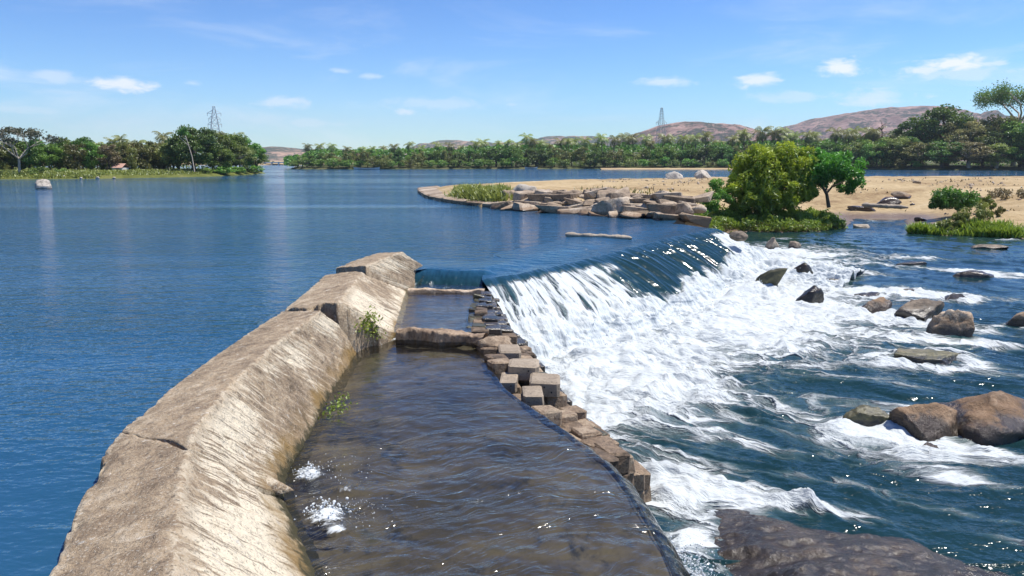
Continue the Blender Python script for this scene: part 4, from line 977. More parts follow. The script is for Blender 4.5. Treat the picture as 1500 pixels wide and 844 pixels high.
def tube_np(paths, sides=6):
    VV = []; FF = []; n0 = 0
    for pts, r in paths:
        pts = np.array(pts, float); n = len(pts); t = np.gradient(pts, axis=0); t /= np.linalg.norm(t, axis=1)[:, None] + 1e-9
        ref = np.where(np.abs(t[:, 2:3]) > .9, np.array([[1., 0, 0]]), np.array([[0, 0, 1.]])); a = np.cross(t, ref); a /= np.linalg.norm(a, axis=1)[:, None] + 1e-9; b = np.cross(t, a)
        rr = np.interp(np.linspace(0, 1, n), np.linspace(0, 1, len(r)), r)
        q = np.arange(sides) * 2 * math.pi / sides
        V = pts[:, None] + (a[:, None] * np.cos(q)[None, :, None] + b[:, None] * np.sin(q)[None, :, None]) * rr[:, None, None]
        i = np.arange(n - 1)[:, None] * sides; k = np.arange(sides)[None]; k2 = (k + 1) % sides
        FF.append(np.stack([i + k, i + k2, i + sides + k2, i + sides + k], -1).reshape(-1, 4) + n0); VV.append(V.reshape(-1, 3)); n0 += n * sides
    return np.concatenate(VV), np.concatenate(FF)
def trunk_mesh(name, h, r, seed, crown_r, branches=6, fork=.35, lean=0.0, droop=0.0):
    rs = np.random.RandomState(seed); paths = []
    wob = lambda s: rs.normal(size=3) * s
    base = [np.zeros(3) + np.array((0, 0, -.3))]
    for k in range(1, 7): base.append(np.array((lean * (k / 6) ** 1.2 * h, 0, h * k / 6)) + wob(h * .012) * np.array((1, 1, 0)))
    paths.append((base, [r * 1.25, r, r * .75, r * .4]))
    for k in range(branches):
        t = fork + (1 - fork) * rs.rand() * .8; i = t * 6; j = int(i); s = base[j] * (1 - i + j) + base[min(6, j + 1)] * (i - j)
        a = k * 2.4 + rs.rand(); e = np.array((math.cos(a), math.sin(a), 0)) * crown_r * rs.uniform(.5, .9) + s + np.array((0, 0, (h - s[2]) * rs.uniform(.35, 1.0) + h * .05))
        mid_ = (s + e) / 2 + np.array((0, 0, -droop)) + wob(crown_r * .06)
        paths.append(([s, (s + mid_) / 2 + wob(crown_r * .03), mid_, (mid_ + e) / 2 + wob(crown_r * .04), e], [r * .5, r * .32, r * .12]))
    V, Fq = tube_np(paths, 6); return mesh_np(name, V, Fq, True)
# unit trees, about 10 m high, at the scale they are seen
TP = {}
def proto(key, crown_args, trunk_args, fol, bark):
    TP[key] = (crown_mesh('crown', *crown_args), trunk_mesh('trunk', *trunk_args)); TP[key][0].materials.append(M[fol]); TP[key][1].materials.append(M[bark])
for fol, tagk in (('fol_dark', 'dark'), ('fol_mid', 'mid'), ('fol_olive', 'olive'), ('fol_brown', 'brown')):
    for v in range(2):
        sd_ = hash_ = {'dark': 10, 'mid': 20, 'olive': 30, 'brown': 40}[tagk] + v
        n_ = 2600 if tagk in ('dark', 'mid') else 2300
        if v == 0: proto(tagk + '0', (n_, (4.0, 4.0, 3.9), (0, 0, 5.6), 26, 1.5, .62, sd_, 1.7, .1, -.95), (8, .28, sd_, 3.2, 7), fol, 'bark_dark')
        else: proto(tagk + '1', (n_, (3.1, 3.1, 4.6), (0, 0, 5.4), 24, 1.35, .62, sd_, 1.8, .5, -.95), (8.5, .24, sd_, 2.4, 7), fol, 'bark_dark')
proto('big_dark', (9000, (5.0, 4.6, 4.2), (0, 0, 5.8), 44, 1.35, .42, 91, 1.6, .1, -.85), (8, .35, 91, 4, 9), 'fol_dark', 'bark_dark')
proto('big_mid', (9000, (4.6, 4.6, 4.3), (0, 0, 5.6), 40, 1.3, .42, 92, 1.6, .1, -.9), (8, .3, 92, 3.6, 9), 'fol_mid', 'bark_dark')
proto('big_olive', (8000, (4.6, 4.6, 4.4), (0, 0, 5.5), 46, 1.15, .42, 93, 1.8, .2, -.95), (8, .3, 93, 3.8, 10), 'fol_olive', 'bark_pale')
proto('big_brown', (7000, (4.4, 4.4, 4.3), (0, 0, 5.5), 46, 1.05, .40, 94, 1.8, .2, -.95), (8, .3, 94, 3.8, 12), 'fol_brown', 'bark_pale')
proto('shrub', (1100, (3.2, 2.6, 2.2), (0, 0, 2.0), 16, 1.3, .55, 95, 1.7, .2, -.6), (2.5, .2, 95, 2, 5), 'fol_mid', 'bark_dark')
proto('shrub_lime', (1000, (3.4, 2.6, 1.8), (0, 0, 1.6), 16, 1.2, .55, 96, 2.0, .3, -.6), (2.0, .2, 96, 2, 5), 'fol_grass', 'bark_dark')
def palm_proto(key, seed, h, nfr=20):
    rs = np.random.RandomState(seed); lean = rs.uniform(-.12, .12)
    pts = [np.array((lean * h * (t ** 1.6), .02 * h * math.sin(3 * t), h * t - .3)) for t in np.linspace(0, 1, 9)]
    V, Fq = tube_np([(pts, [.26, .19, .16, .15])], 6); tm = mesh_np('trunk', V, Fq, True); tm.materials.append(M['bark_palm'])
    top = pts[-1]; VV = []; lv = []
    for k in range(nfr):
        a = k * 2.4; e = rs.uniform(-.5, 1.35); L = rs.uniform(2.3, 3.2); d = np.array((math.cos(a), math.sin(a), 0)); side = np.array((-d[1], d[0], 0)); br = np.clip(.5 + .35 * e + rs.normal() * .1, 0, 1)
        q = [top]; ang = e
        for s_ in range(9): q.append(q[-1] + (d * math.cos(ang) + np.array((0, 0, math.sin(ang)))) * L / 9); ang -= .20 + .06 * (1.2 - e)
        q = np.array(q)
        for s_ in range(1, 9):
            ll = .95 * math.sin(math.pi * (s_ + .8) / 10.5) ** .7
            for sg in (-1, 1):
                b0, b1 = q[s_], q[s_] * .35 + q[min(9, s_ + 1)] * .65; tip = (b0 + b1) / 2 + side * sg * ll * .8 + d * ll * .30 + np.array((0, 0, -ll * (.45 + .2 * rs.rand())))
                VV += [b0, b1, tip + (b1 - b0) * .25, tip]; lv.append(np.clip(br + rs.normal() * .12, 0, 1))
        for s_ in range(9): VV += [q[s_] - side * .05, q[s_] + side * .05, q[s_ + 1] + side * .04, q[s_ + 1] - side * .04]; lv.append(.8)
    me = mesh_np('crown', np.array(VV), np.arange(len(VV)).reshape(-1, 4), False, {'lv': np.array(lv)}); me.materials.append(M['fol_palm']); TP[key] = (me, tm)
for k in range(4): palm_proto('palm%d' % k, 70 + k, 7.6)
def plant(name, key, x, y, z, sc, rz=0.0, label=None, cat='tree', group=None):
    r_ = empty(name, (x, y, z), rz, sc, label=label, cat=cat, group=group)
    link('crown', TP[key][0], None, r_); link('trunk', TP[key][1], None, r_); return r_
KW = {'dark': 'dark green', 'mid': 'mid green', 'olive': 'olive green', 'brown': 'brownish', 'big_dark': 'dark green', 'big_mid': 'mid green', 'big_olive': 'olive green', 'big_brown': 'brownish'}
rt = random.Random(21)

# ---- left bank
def lshore(px):
    ps = np.array([P(0, 263)[:2], P(150, 262)[:2], P(300, 259)[:2], P(365, 256)[:2], P(387, 254)[:2]]); return np.interp(px, [0, 150, 300, 365, 387], ps[:, 1])
row = []
px = -22
while px < 262:
    row.append(px); px += rt.uniform(11, 15.5)
cnt = {}
for i, px in enumerate(row):
    y = lshore(px) + rt.uniform(12, 20); tp = rt.uniform(201, 209)
    kk = rt.choice(['mid', 'mid', 'olive', 'dark']) if px < 150 else rt.choice(['brown', 'brown', 'olive', 'olive'])
    h = PY(px, tp, y)[2] - 1.0; x = PY(px, 240, y)[0]; cnt[kk] = cnt.get(kk, 0) + 1
    plant('bank_tree', kk + ('1' if rt.random() < .65 else '0'), x, y, 1.0, (h / 10 * 1.12, h / 10 * 1.12, h / 10), rt.uniform(0, 6.28), '%s %s feathery tree from the left in the left bank row' % (ordinal(cnt[kk]), KW[kk]), 'tree', 'feathery trees in a row on the left bank')
for i, (px, tp, wpx, kk, dy) in enumerate([(284, 181, 74, 'big_dark', 9), (262, 196, 40, 'big_mid', 12), (312, 188, 60, 'big_mid', 16), (338, 192, 62, 'big_mid', 12), (362, 198, 50, 'big_mid', 10), (352, 212, 50, 'big_olive', 5), (374, 214, 34, 'big_mid', 5), (322, 215, 50, 'big_mid', 4)]):
    y = lshore(px) + dy; h = PY(px, tp, y)[2] - .9; x = PY(px, 240, y)[0]; W = wpx / F_PX * y
    lab = ['tallest dark rounded tree in the clump at the left bank point', 'lighter tree on the left flank of the dark clump', 'tree standing under the lattice pylon in the clump', 'mid green tree right of centre in the left bank clump', 'mid green tree near the right end of the left bank clump', 'olive low tree in front of the clump right side', 'rightmost small tree at the tip of the left bank', 'bushy low tree at the front of the clump by the water'][i]
    plant('clump_tree', kk, x, y, .8, (W / 9.6, W / 9.6, h / 10), rt.uniform(0, 6.28), lab, 'tree', 'trees in the clump at the left bank point')
for i, (px, tp) in enumerate([(88, 201), (112, 203), (127, 201), (142, 205), (163, 198), (180, 194), (206, 201), (220, 203), (236, 204), (246, 189), (331, 188), (345, 190), (358, 199)]):
    y = lshore(px) + rt.uniform(26, 36); h = PY(px, tp, y)[2] - 1.0; x = PY(px, 240, y)[0]
    plant('coconut_palm', 'palm%d' % (i % 4), x, y, 1.0, h / 9.2, rt.uniform(0, 6.28), '%s palm from the left rising behind the left bank trees' % ordinal(i + 1), 'palm', 'palms behind the left bank trees')
# rain tree with a flat open crown
def umbrella_tree(px, base_y, top, wpx, y, seed, fol, bark, label, name, fork=.28, leaves=2600, leaf=.42, thick=.11):
    z0 = 0.9; x = PY(px, 240, y)[0]; H = PY(px, top, y)[2] - z0; Rr = wpx / F_PX * y / 2; rs = np.random.RandomState(seed); paths = []; tips = []
    f0 = np.array((.02 * H, 0, H * fork)); paths.append(([np.array((0, 0, -.4)), np.array((.01 * H, 0, H * fork * .5)), f0], [H * .032, H * .026, H * .022]))
    def grow(p, d, L, r, lev):
        e = p + d * L; e[2] = min(e[2], H * (.93 - .05 * rs.rand())); m_ = (p + e) / 2 + rs.normal(size=3) * L * .07; paths.append(([p, m_, e], [r, r * .8, r * .6]))
        if lev == 0: tips.append(e); return
        for k in range(3 if lev > 1 else 2):
            a = rs.uniform(0, 6.28); nd = d * .8 + np.array((math.cos(a), math.sin(a), 0)) * .62; nd[2] = max(.12, nd[2] * .75 + .1 * rs.rand()); nd /= np.linalg.norm(nd); grow(e, nd, L * .66, r * .58, lev - 1)
            if lev == 1: tips.append(e)
    for k in range(5):
        a = k * 1.257 + rs.uniform(-.3, .3); d = np.array((math.cos(a) * .72, math.sin(a) * .72, .78)); d /= np.linalg.norm(d); grow(f0, d, H * .34, H * .016, 3)
    tips = np.array(tips); sc_ = Rr / np.percentile(np.abs(tips[:, 0]), 97)
    fx = lambda V: np.stack([V[:, 0] * np.where(V[:, 2] > H * fork, 1 + (sc_ - 1) * np.clip((V[:, 2] - H * fork) / (H * .3), 0, 1), 1), V[:, 1] * 1.0, V[:, 2]], 1)
    V, Fq = tube_np(paths, 5); V = fx(V); tips = fx(tips)
    r_ = empty(name, (x, y, z0), label=label, cat='tree'); t_ = mesh_np('trunk', V, Fq, True); link('trunk', t_, M[bark], r_)
    k = rs.randint(0, len(tips), leaves); pos = tips[k] + rs.normal(size=(leaves, 3)) * np.array((Rr * .075, Rr * .075, H * thick * .26)); 
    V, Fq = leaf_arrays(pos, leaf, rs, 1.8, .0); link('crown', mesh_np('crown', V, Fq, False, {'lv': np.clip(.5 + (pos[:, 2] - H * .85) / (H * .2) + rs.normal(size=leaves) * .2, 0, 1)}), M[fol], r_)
umbrella_tree(27, 250, 184, 104, lshore(27) + 6, 5, 'fol_rain', 'bark_pale', 'umbrella-shaped rain tree with pale forking trunk at far left', 'rain_tree', .30, 2300, .40)
# leaning pale trunk at the clump
y = lshore(284) + 2.5; a_, b_ = PY(285, 252, y), PY(271, 196, y + 1.5); V, Fq = tube_np([([a_, a_ * .6 + b_ * .4 + np.array((.25, 0, 0)), b_], [.12, .09, .06]), ([a_ * .3 + b_ * .7, PY(262, 200, y)], [.07, .04])], 6)
r_ = empty('leaning_tree', tuple(a_), label='thin pale leaning trunk in front of the dark clump', cat='tree'); o = link('trunk', mesh_np('trunk', V, Fq), M['bark_pale'], r_); o.matrix_parent_inverse = Matrix.Translation(-Vector(a_))
cm = crown_mesh('crown', 500, (1.4, 1.2, .9), tuple(b_ + np.array((0, 0, .3))), 10, .6, .4, 77); o = link('crown', cm, M['fol_dark'], r_); o.matrix_parent_inverse = Matrix.Translation(-Vector(a_))
# small things on the left bank
def box(name, lo, hi, mat, parent=None, inv=None):
    lo, hi = np.array(lo), np.array(hi); V = np.array([(a, b, c) for a in (lo[0], hi[0]) for b in (lo[1], hi[1]) for c in (lo[2], hi[2])])
    Fq = np.array([(0, 1, 3, 2), (4, 6, 7, 5), (0, 4, 5, 1), (2, 3, 7, 6), (0, 2, 6, 4), (1, 5, 7, 3)]); o = link(name, mesh_np(name, V, Fq, False), mat, parent)
    if inv is not None: o.matrix_parent_inverse = inv
    return o
def hut(px, y, w_, h_, wall_m, roof_m, label):
    x = PY(px, 240, y)[0]; r_ = empty('hut', (x, y, 1.0), label=label, cat='hut'); box('wall', (-w_ / 2, 0, 0), (w_ / 2, 2.5, h_), wall_m, r_)
    V = np.array([(-w_ * .6, -.4, h_), (w_ * .6, -.4, h_), (w_ * .6, 1.25, h_ + .8), (-w_ * .6, 1.25, h_ + .8), (w_ * .6, 2.9, h_), (-w_ * .6, 2.9, h_)]); link('roof', mesh_np('roof', V, np.array([(0, 1, 2, 3), (3, 2, 4, 5)]), False), roof_m, r_); box('door', (-.4, -.03, 0), (.4, -.004, h_ * .8), M['hole'], r_)
hut(171, lshore(171) + 12, 1.9, .75, M['white'], M['pinkwall'], 'small pinkish hut under the brownish left bank trees')
rr = random.Random(4)
for i, px in enumerate([25, 92, 118, 124, 133, 142, 165, 117, 141]):
    y = lshore(px) + (rr.uniform(1, 4) if i < 6 else .2); x = PY(px, 240, y)[0]
    link('shore_stone', rock_mesh('shore_stone', (rr.uniform(.5, .9), .6, rr.uniform(.4, .7)), 600 + i, 2, 1), M['pale_dry'], loc=(x, y, .35 if i < 6 else .1), label='small pale stone on the grassy left shore, %s from the left' % ordinal(sorted([25, 92, 118, 124, 133, 142, 165, 117, 141]).index(px) + 1), cat='stone', group='pale stones on the left shore')
# ---- far bank
fpx = np.array([398, 424, 520, 700, 900, 1080, 1250, 1380, 1500, 1640]); fy = np.array([P(424, 248)[1] + 60] + [P(a, b)[1] for a, b in ((424, 248), (520, 248.2), (700, 247.6), (900, 247.4), (1080, 247.6), (1250, 248.6), (1380, 249.6), (1500, 250))] + [205])
def fshore(px): return float(np.interp(px, fpx, fy))
skp = [(424, 236), (440, 231), (462, 224), (500, 222), (560, 222), (620, 221), (700, 219), (760, 216), (900, 216), (1000, 213), (1080, 211), (1180, 209), (1260, 206), (1340, 205), (1500, 205)]
def sktop(px): return -5 + float(np.interp(px, [a for a, b in skp], [b for a, b in skp]))
def zone(px): return ('left of the boat' if px < 535 else 'between boat and pylon' if px < 967 else 'between pylon and bush' if px < 1110 else 'right of the bush')
cnt = {}
def far_tree(px, dy, tp, kk, wf=1.0, name='far_tree'):
    y = fshore(px) + dy; x = PY(px, 240, y)[0]; h = PY(px, tp, y)[2] - .9; c_ = kk.rstrip('01'); z_ = zone(px); cnt[(c_, z_, name)] = cnt.get((c_, z_, name), 0) + 1
    if 'shrub' in kk: lab = '%s %s waterside shrub from the left, far bank %s' % (ordinal(cnt[(c_, z_, name)]), 'yellowish' if 'lime' in kk else 'green', z_); s_ = h / 4.2
    else: lab = '%s %s tree from the left on far bank %s' % (ordinal(cnt[(c_, z_, name)]), KW[c_], z_); s_ = h / 10
    plant(name, kk, x, y, .9, (s_ * wf, s_ * wf, s_), rt.uniform(0, 6.28), lab, 'shrub' if 'shrub' in kk else 'tree', 'shrubs along the far waterline' if 'shrub' in kk else 'trees along the far bank')
px = 430
while px < 1345:
    kk = rt.choice(['dark', 'dark', 'mid', 'mid', 'olive'] if px > 560 else ['olive', 'olive', 'mid', 'brown', 'dark']); far_tree(px, rt.uniform(4, 11), sktop(px) + rt.uniform(1, 11), kk + rt.choice('00001'), rt.uniform(1.0, 1.35))
    px += rt.uniform(11, 17)
px = 436
while px < 1345:
    far_tree(px, rt.uniform(1.5, 3.5), 237 - rt.uniform(0, 7), rt.choice(['shrub', 'shrub', 'shrub', 'shrub_lime']), rt.uniform(1.0, 1.6), 'far_shrub'); px += rt.uniform(11, 22)
pl = []
px = 452
while px < 1345:
    pl.append(px); px += rt.uniform(9, 17) if px > 720 else rt.uniform(14, 24)
pc = {}
for i, px in enumerate(pl):
    if 1110 < px < 1148: continue
    y = fshore(px) + rt.uniform(14, 32); tp = sktop(px) - rt.uniform(4, 23 if px > 720 else 16) + 1; h = PY(px, tp, y)[2] - 1.2; x = PY(px, 240, y)[0]; z_ = zone(px); pc[z_] = pc.get(z_, 0) + 1
    plant('coconut_palm', 'palm%d' % rt.randrange(4), x, y, 1.2, h / 9.2, rt.uniform(0, 6.28), '%s coconut palm from the left, far bank %s' % (ordinal(pc[z_]), z_), 'palm', 'coconut palms along the far bank')
for px, tp, lab in [(1118, 180, 'left tall palm of the trio above the big bush'), (1135, 184, 'middle palm of the trio above the big bush'), (1146, 181, 'right tall palm of the trio above the big bush'), (1276, 186, 'ragged palm rising just left of the bare spiky tree')]:
    y = fshore(px) + 28; h = PY(px, tp, y)[2] - 1.2; x = PY(px, 240, y)[0]; plant('coconut_palm', 'palm%d' % rt.randrange(4), x, y, 1.2, h / 9.2, rt.uniform(0, 6.28), lab, 'palm', 'coconut palms along the far bank')
# right-hand wood, taller and nearer
for px, tp, wpx, kk, dy, lab in [(1385, 152, 105, 'big_dark', 22, 'largest dark domed tree in the right-hand wood'), (1345, 172, 70, 'big_dark', 20, 'dark tree at the left shoulder of the domed tree'), (1418, 172, 80, 'big_brown', 14, 'brownish bushy tree right of the largest domed tree'), (1455, 168, 80, 'big_olive', 15, 'olive tree below the tall open-crowned tree'), (1495, 172, 80, 'big_mid', 12, 'mid green tree cut by the right edge'), (1310, 200, 60, 'big_olive', 8, 'olive tree with pale stems left of the domed tree'), (1345, 208, 70, 'big_olive', 6, 'low olive tree before the dark domed tree'), (1380, 205, 60, 'big_dark', 5, 'dark low tree in front of the domed tree trunk'), (1420, 205, 80, 'big_brown', 4, 'brownish low tree leaning over the dark water'), (1460, 210, 70, 'big_olive', 4, 'olive low tree by the water near the right edge'), (1500, 205, 60, 'big_mid', 3, 'green low tree at the far right waterline'), (1275, 206, 50, 'mid0', 9, 'green tree just right of the small foreground tree'), (1440, 188, 60, 'big_dark', 9, 'dark tree in the middle of the right-hand wood'), (1540, 165, 90, 'big_dark', 14, 'dark tree just beyond the right edge')]:
    y = fshore(px) + dy; x = PY(px, 240, y)[0]; h = PY(px, tp, y)[2] - .9; W = wpx / F_PX * y; plant('wood_tree', kk, x, y, .8, (W / 9.4, W / 9.4, h / 10), rt.uniform(0, 6.28), lab, 'tree', 'trees of the right-hand wood')
umbrella_tree(1484, 250, 129, 92, fshore(1484) + 22, 15, 'fol_dark', 'bark_pale', 'tall open-crowned tree rising above the right-hand wood', 'open_crowned_tree', .55, 9000, .62, .22)
# bare spiky tree
y = fshore(1292) + 15; b0 = PY(1292, 240, y); rs = np.random.RandomState(3); top = PY(1292, 180, y); paths = [([b0 + np.array((0, 0, -2)), (b0 + top) / 2, top], [.3, .22, .08])]
for k in range(22):
    t_ = rs.uniform(.45, .98); s_ = b0 + (top - b0) * t_; a = rs.uniform(0, 6.28); e = s_ + np.array((math.cos(a) * 2.6, math.sin(a) * 2.6, rs.uniform(.4, 2.4))) * rs.uniform(.6, 1.1); paths.append(([s_, (s_ + e) / 2 + np.array((0, 0, .25)), e], [.09, .06, .03]))
V, Fq = tube_np(paths, 5); o = link('bare_tree', mesh_np('bare_tree', V, Fq), M['bark_dark'], label='bare spiky tree standing above the wood left of the domed tree', cat='tree')
# woodland that reads as one mass behind
rs = np.random.RandomState(33); n = 26000; pxs = rs.uniform(424, 1560, n); yy = np.array([fshore(p_) for p_ in pxs]) + rs.uniform(20, 48, n); tops = np.array([sktop(p_) for p_ in pxs]) + 2 + 6 * fbm(pxs * .05, pxs * 0, 1, 3); tops = np.where(pxs > 1350, 190, tops)
ang = (236 - tops) / F_PX * yy + CAM_H; C = np.stack([(pxs - 750) / F_PX * yy * 1.012, yy, 1 + (ang - 1) * rs.rand(n) ** .6], 1)
V, Fq = leaf_arrays(C, np.full(n, 1.15), rs, 1.5, .1); link('woodland', mesh_np('woodland', V, Fq, False, {'lv': np.clip(rs.uniform(.1, .7, n), 0, 1)}), M['fol_mid'], kind='stuff', label='dense green woodland mass filling in behind the far bank trees', cat='woodland')
# the same behind the left bank row
n = 9000; pxs = rs.uniform(-40, 372, n); yy = np.array([lshore(p_) for p_ in pxs]) + rs.uniform(24, 40, n); tops = np.where(pxs < 255, 211, 205) + 5 * fbm(pxs * .06, pxs * 0, 4, 3); ang = (236 - tops) / F_PX * yy + CAM_H
C = np.stack([(pxs - 750) / F_PX * yy * 1.012, yy, .8 + (ang - 1) * rs.rand(n) ** .6], 1); V, Fq = leaf_arrays(C, np.full(n, .7), rs, 1.5, .1)
link('woodland', mesh_np('woodland', V, Fq, False, {'lv': rs.uniform(.05, .6, n)}), M['fol_mid'], kind='stuff', label='dense green thicket filling in behind the left bank row', cat='woodland')
# distant trees across the gap
for i, (px, tp, kk) in enumerate([(392, 234, 'mid0'), (400, 236, 'dark0'), (409, 237, 'mid0'), (418, 235, 'olive0'), (426, 233, 'dark0')]):
    y = 640 + i * 6; x = PY(px, 240, y)[0]; h = PY(px, tp, y)[2] - 1.5; plant('distant_tree', kk, x, y, 1.5, (h / 10 * 1.9, h / 10 * 1.9, h / 10), i, '%s distant tree from the left in the gap between the banks' % ordinal(i + 1), 'tree', 'distant trees in the gap')
y = 600; r_ = empty('bridge', (PY(408, 243, y)[0], y, 0), label='pale low bridge far off in the gap between the two banks', cat='bridge')
box('deck', (-12, 0, 1.6), (12, 3, 2.3), M['white'], r_)
for k in range(5): box('pier', (-11 + k * 5.2, .4, -2), (-10.2 + k * 5.2, 2.6, 1.597), M['white'], r_)
# boats
def boat(px, y, L, mat, label):
    x = PY(px, 240, y)[0]; rws = []
    for t in np.linspace(-1, 1, 15):
        w_ = (1 - abs(t) ** 2.6) * .55 + .02; z_ = .42 + .32 * abs(t) ** 2.5
        rws.append([(t * L / 2, -w_, z_), (t * L / 2 * .94, -w_ * .6, .02), (t * L / 2 * .9, 0, -.12), (t * L / 2 * .94, w_ * .6, .02), (t * L / 2, w_, z_), (t * L / 2 * .97, w_ * .86, z_ - .03), (t * L / 2 * .9, 0, .10), (t * L / 2 * .97, -w_ * .86, z_ - .03), (t * L / 2, -w_, z_)])
    r_ = empty('boat', (x, y, .1), .12, label=label, cat='boat'); link('hull', mesh_np('hull', np.array(rws), grid_faces(15, 9)), mat, r_)
    for sx in (-.22, .25): box('thwart', (sx * L - .12, -.46, .30), (sx * L + .12, .46, .36), M['hullbrown'], r_)
boat(537, fshore(537) - 5, 9.5, M['white'], 'long white boat moored at the far bank, left of centre')
boat(778, fshore(778) - 4, 5.0, M['white'], 'small white boat at the far bank below a sandy gap')
boat(905, fshore(905) - 2, 5.5, M['hullbrown'], 'small brown boat drawn up at the far bank sand strip')
# sand strip at the far water's edge
S_ = np.linspace(880, 1090, 80); V = np.array([[(*P(p_, 248.3)[:2] + np.array((0, -4 + 9 * t)), [-.3, .25, .5, .3][int(t * 3)]) for t in (0, .34, .67, 1)] for p_ in S_]); link('far_sand_strip', mesh_np('far_sand_strip', V, grid_faces(80, 4)), M['sand'], kind='structure')

# ---- pylons
def pylon(px, top_py, y, w_base, arms, label, name='lattice_pylon'):
    H = PY(px, top_py, y)[2]; x = PY(px, 240, y)[0]; r_ = empty(name, (x, y, 0), .25, label=label, cat='pylon'); th = .075
    def wd(z): return w_base * (1 - z / H) ** 1.0 * .5 * (1 if z < H * .55 else 1) + .45
    zs = np.linspace(0, H, 12)
    for sx in (-1, 1):
        for sy in (-1, 1):
            V, Fq = tube_np([([np.array((sx * wd(z), sy * wd(z), z)) for z in zs], [th * 1.6, th])], 4); link('leg', mesh_np('leg', V, Fq, False), M['steel'], r_)
    paths = []
    for a, b in zip(zs[:-1], zs[1:]):
        for f in range(4):
            c = [(-1, -1), (1, -1), (1, 1), (-1, 1)]; p0, p1 = c[f], c[(f + 1) % 4]
            paths.append(([np.array((p0[0] * wd(a), p0[1] * wd(a), a)), np.array((p1[0] * wd(b), p1[1] * wd(b), b))], [th * .7, th * .7])); paths.append(([np.array((p1[0] * wd(a), p1[1] * wd(a), a)), np.array((p0[0] * wd(b), p0[1] * wd(b), b))], [th * .7, th * .7]))
            paths.append(([np.array((p0[0] * wd(b), p0[1] * wd(b), b)), np.array((p1[0] * wd(b), p1[1] * wd(b), b))], [th * .7, th * .7]))
    V, Fq = tube_np(paths, 4); link('bracing', mesh_np('bracing', V, Fq, False), M['steel'], r_)
    for fz, L in arms:
        z = H * fz; pts = []
        for s in (-1, 1):
            for sy in (-1, 1): pts += [([np.array((s * wd(z), sy * wd(z), z)), np.array((s * L, 0, z + .25))], [th, th * .8]), ([np.array((s * wd(z + 1.6), sy * wd(z + 1.6), z + 1.6)), np.array((s * L, 0, z + .25))], [th, th * .8])]
            pts.append(([np.array((s * L * .95, 0, z + .2)), np.array((s * L * .95, 0, z - 1.1))], [.09, .09]))
        V, Fq = tube_np(pts, 4); link('cross_arm', mesh_np('cross_arm', V, Fq, False), M['steel'], r_)
pylon(318, 156, 380, 7.5, [(.88, 3.2), (.79, 2.7), (.70, 3.2)], 'lattice pylon rising behind the dark clump on the left bank')
pylon(967, 158, 470, 6.5, [(.74, 3.4), (.60, 3.0), (.50, 3.0)], 'slender lattice pylon above the far bank trees before the hill')

# ---- foreground bushes on the island
def leafy(name, blobs, n, leaf, fol, seed, label, cat, stems=None, bark='bark_dark', aspect=2.2, up=.15, lowlv=0.0):
    rs = np.random.RandomState(seed); P_ = []; LV = []; base = np.array(blobs[0][0]) * np.array((1, 1, 0)) + np.array((0, 0, float(sand_z(np.array([blobs[0][0][0]]), np.array([blobs[0][0][1]]))[0])))
    tot = sum(b[2] for b in blobs)
    for c, rad, wgt, cl in blobs:
        m_ = int(n * wgt / tot); rad = np.array(rad); cc = rs.normal(size=(cl, 3)); cc /= np.linalg.norm(cc, axis=1)[:, None]; cc *= rs.uniform(.5, 1.16, cl)[:, None]; clv = rs.uniform(-.25, .25, cl); k = rs.randint(0, cl, m_)
        v = rs.normal(size=(m_, 3)); v /= np.linalg.norm(v, axis=1)[:, None]; v *= (rs.rand(m_) ** .4)[:, None]
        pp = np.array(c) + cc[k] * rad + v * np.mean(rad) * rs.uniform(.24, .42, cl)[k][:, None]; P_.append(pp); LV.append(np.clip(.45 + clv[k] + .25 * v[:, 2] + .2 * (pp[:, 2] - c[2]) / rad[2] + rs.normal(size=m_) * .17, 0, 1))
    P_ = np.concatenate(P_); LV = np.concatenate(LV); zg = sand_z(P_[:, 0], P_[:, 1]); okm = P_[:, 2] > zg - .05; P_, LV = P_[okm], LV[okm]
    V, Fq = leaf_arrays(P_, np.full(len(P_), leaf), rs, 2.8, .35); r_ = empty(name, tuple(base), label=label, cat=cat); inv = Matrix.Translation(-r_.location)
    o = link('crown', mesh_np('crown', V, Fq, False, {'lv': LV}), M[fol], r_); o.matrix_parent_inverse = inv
    if stems:
        V, Fq = tube_np(stems, 7); o = link('trunk', mesh_np('trunk', V, Fq), M[bark], r_); o.matrix_parent_inverse = inv
    return r_
D = 51.5
def at(px, py, y=D): return PY(px, py, y)
def stem(pts, r, y=D): return ([at(a, b, y + c) for a, b, c in pts], r)
leafy('round_bush', [(at(1128, 262), (2.1, 1.7, 1.75), 10, 70), (at(1100, 250), (1.3, 1.2, 1.4), 4, 36), (at(1150, 240), (1.6, 1.3, 1.3), 5, 40), (at(1088, 284, 50.7), (1.1, 1.0, 1.0), 3, 24), (at(1128, 292, 50.4), (1.8, .9, .8), 3, 26), (at(1182, 268, 51.2), (.7, .7, 1.0), 2, 14), (at(1160, 285, 50.7), (1.2, 1.0, .9), 3, 24)], 32000, .27, 'fol_bright', 1, 'big yellow-green round bush on the islet beside the weir', 'bush',
      [stem([(1130, 306, 0), (1125, 280, 0), (1110, 250, .4)], [.12, .07, .03]), stem([(1138, 306, .3), (1146, 275, .3), (1158, 240, .2)], [.12, .07, .03]), stem([(1120, 306, -.3), (1105, 285, -.6), (1088, 270, -.6)], [.09, .05, .02]), stem([(1142, 306, -.4), (1158, 285, -.7), (1168, 270, -.6)], [.09, .05, .02])])
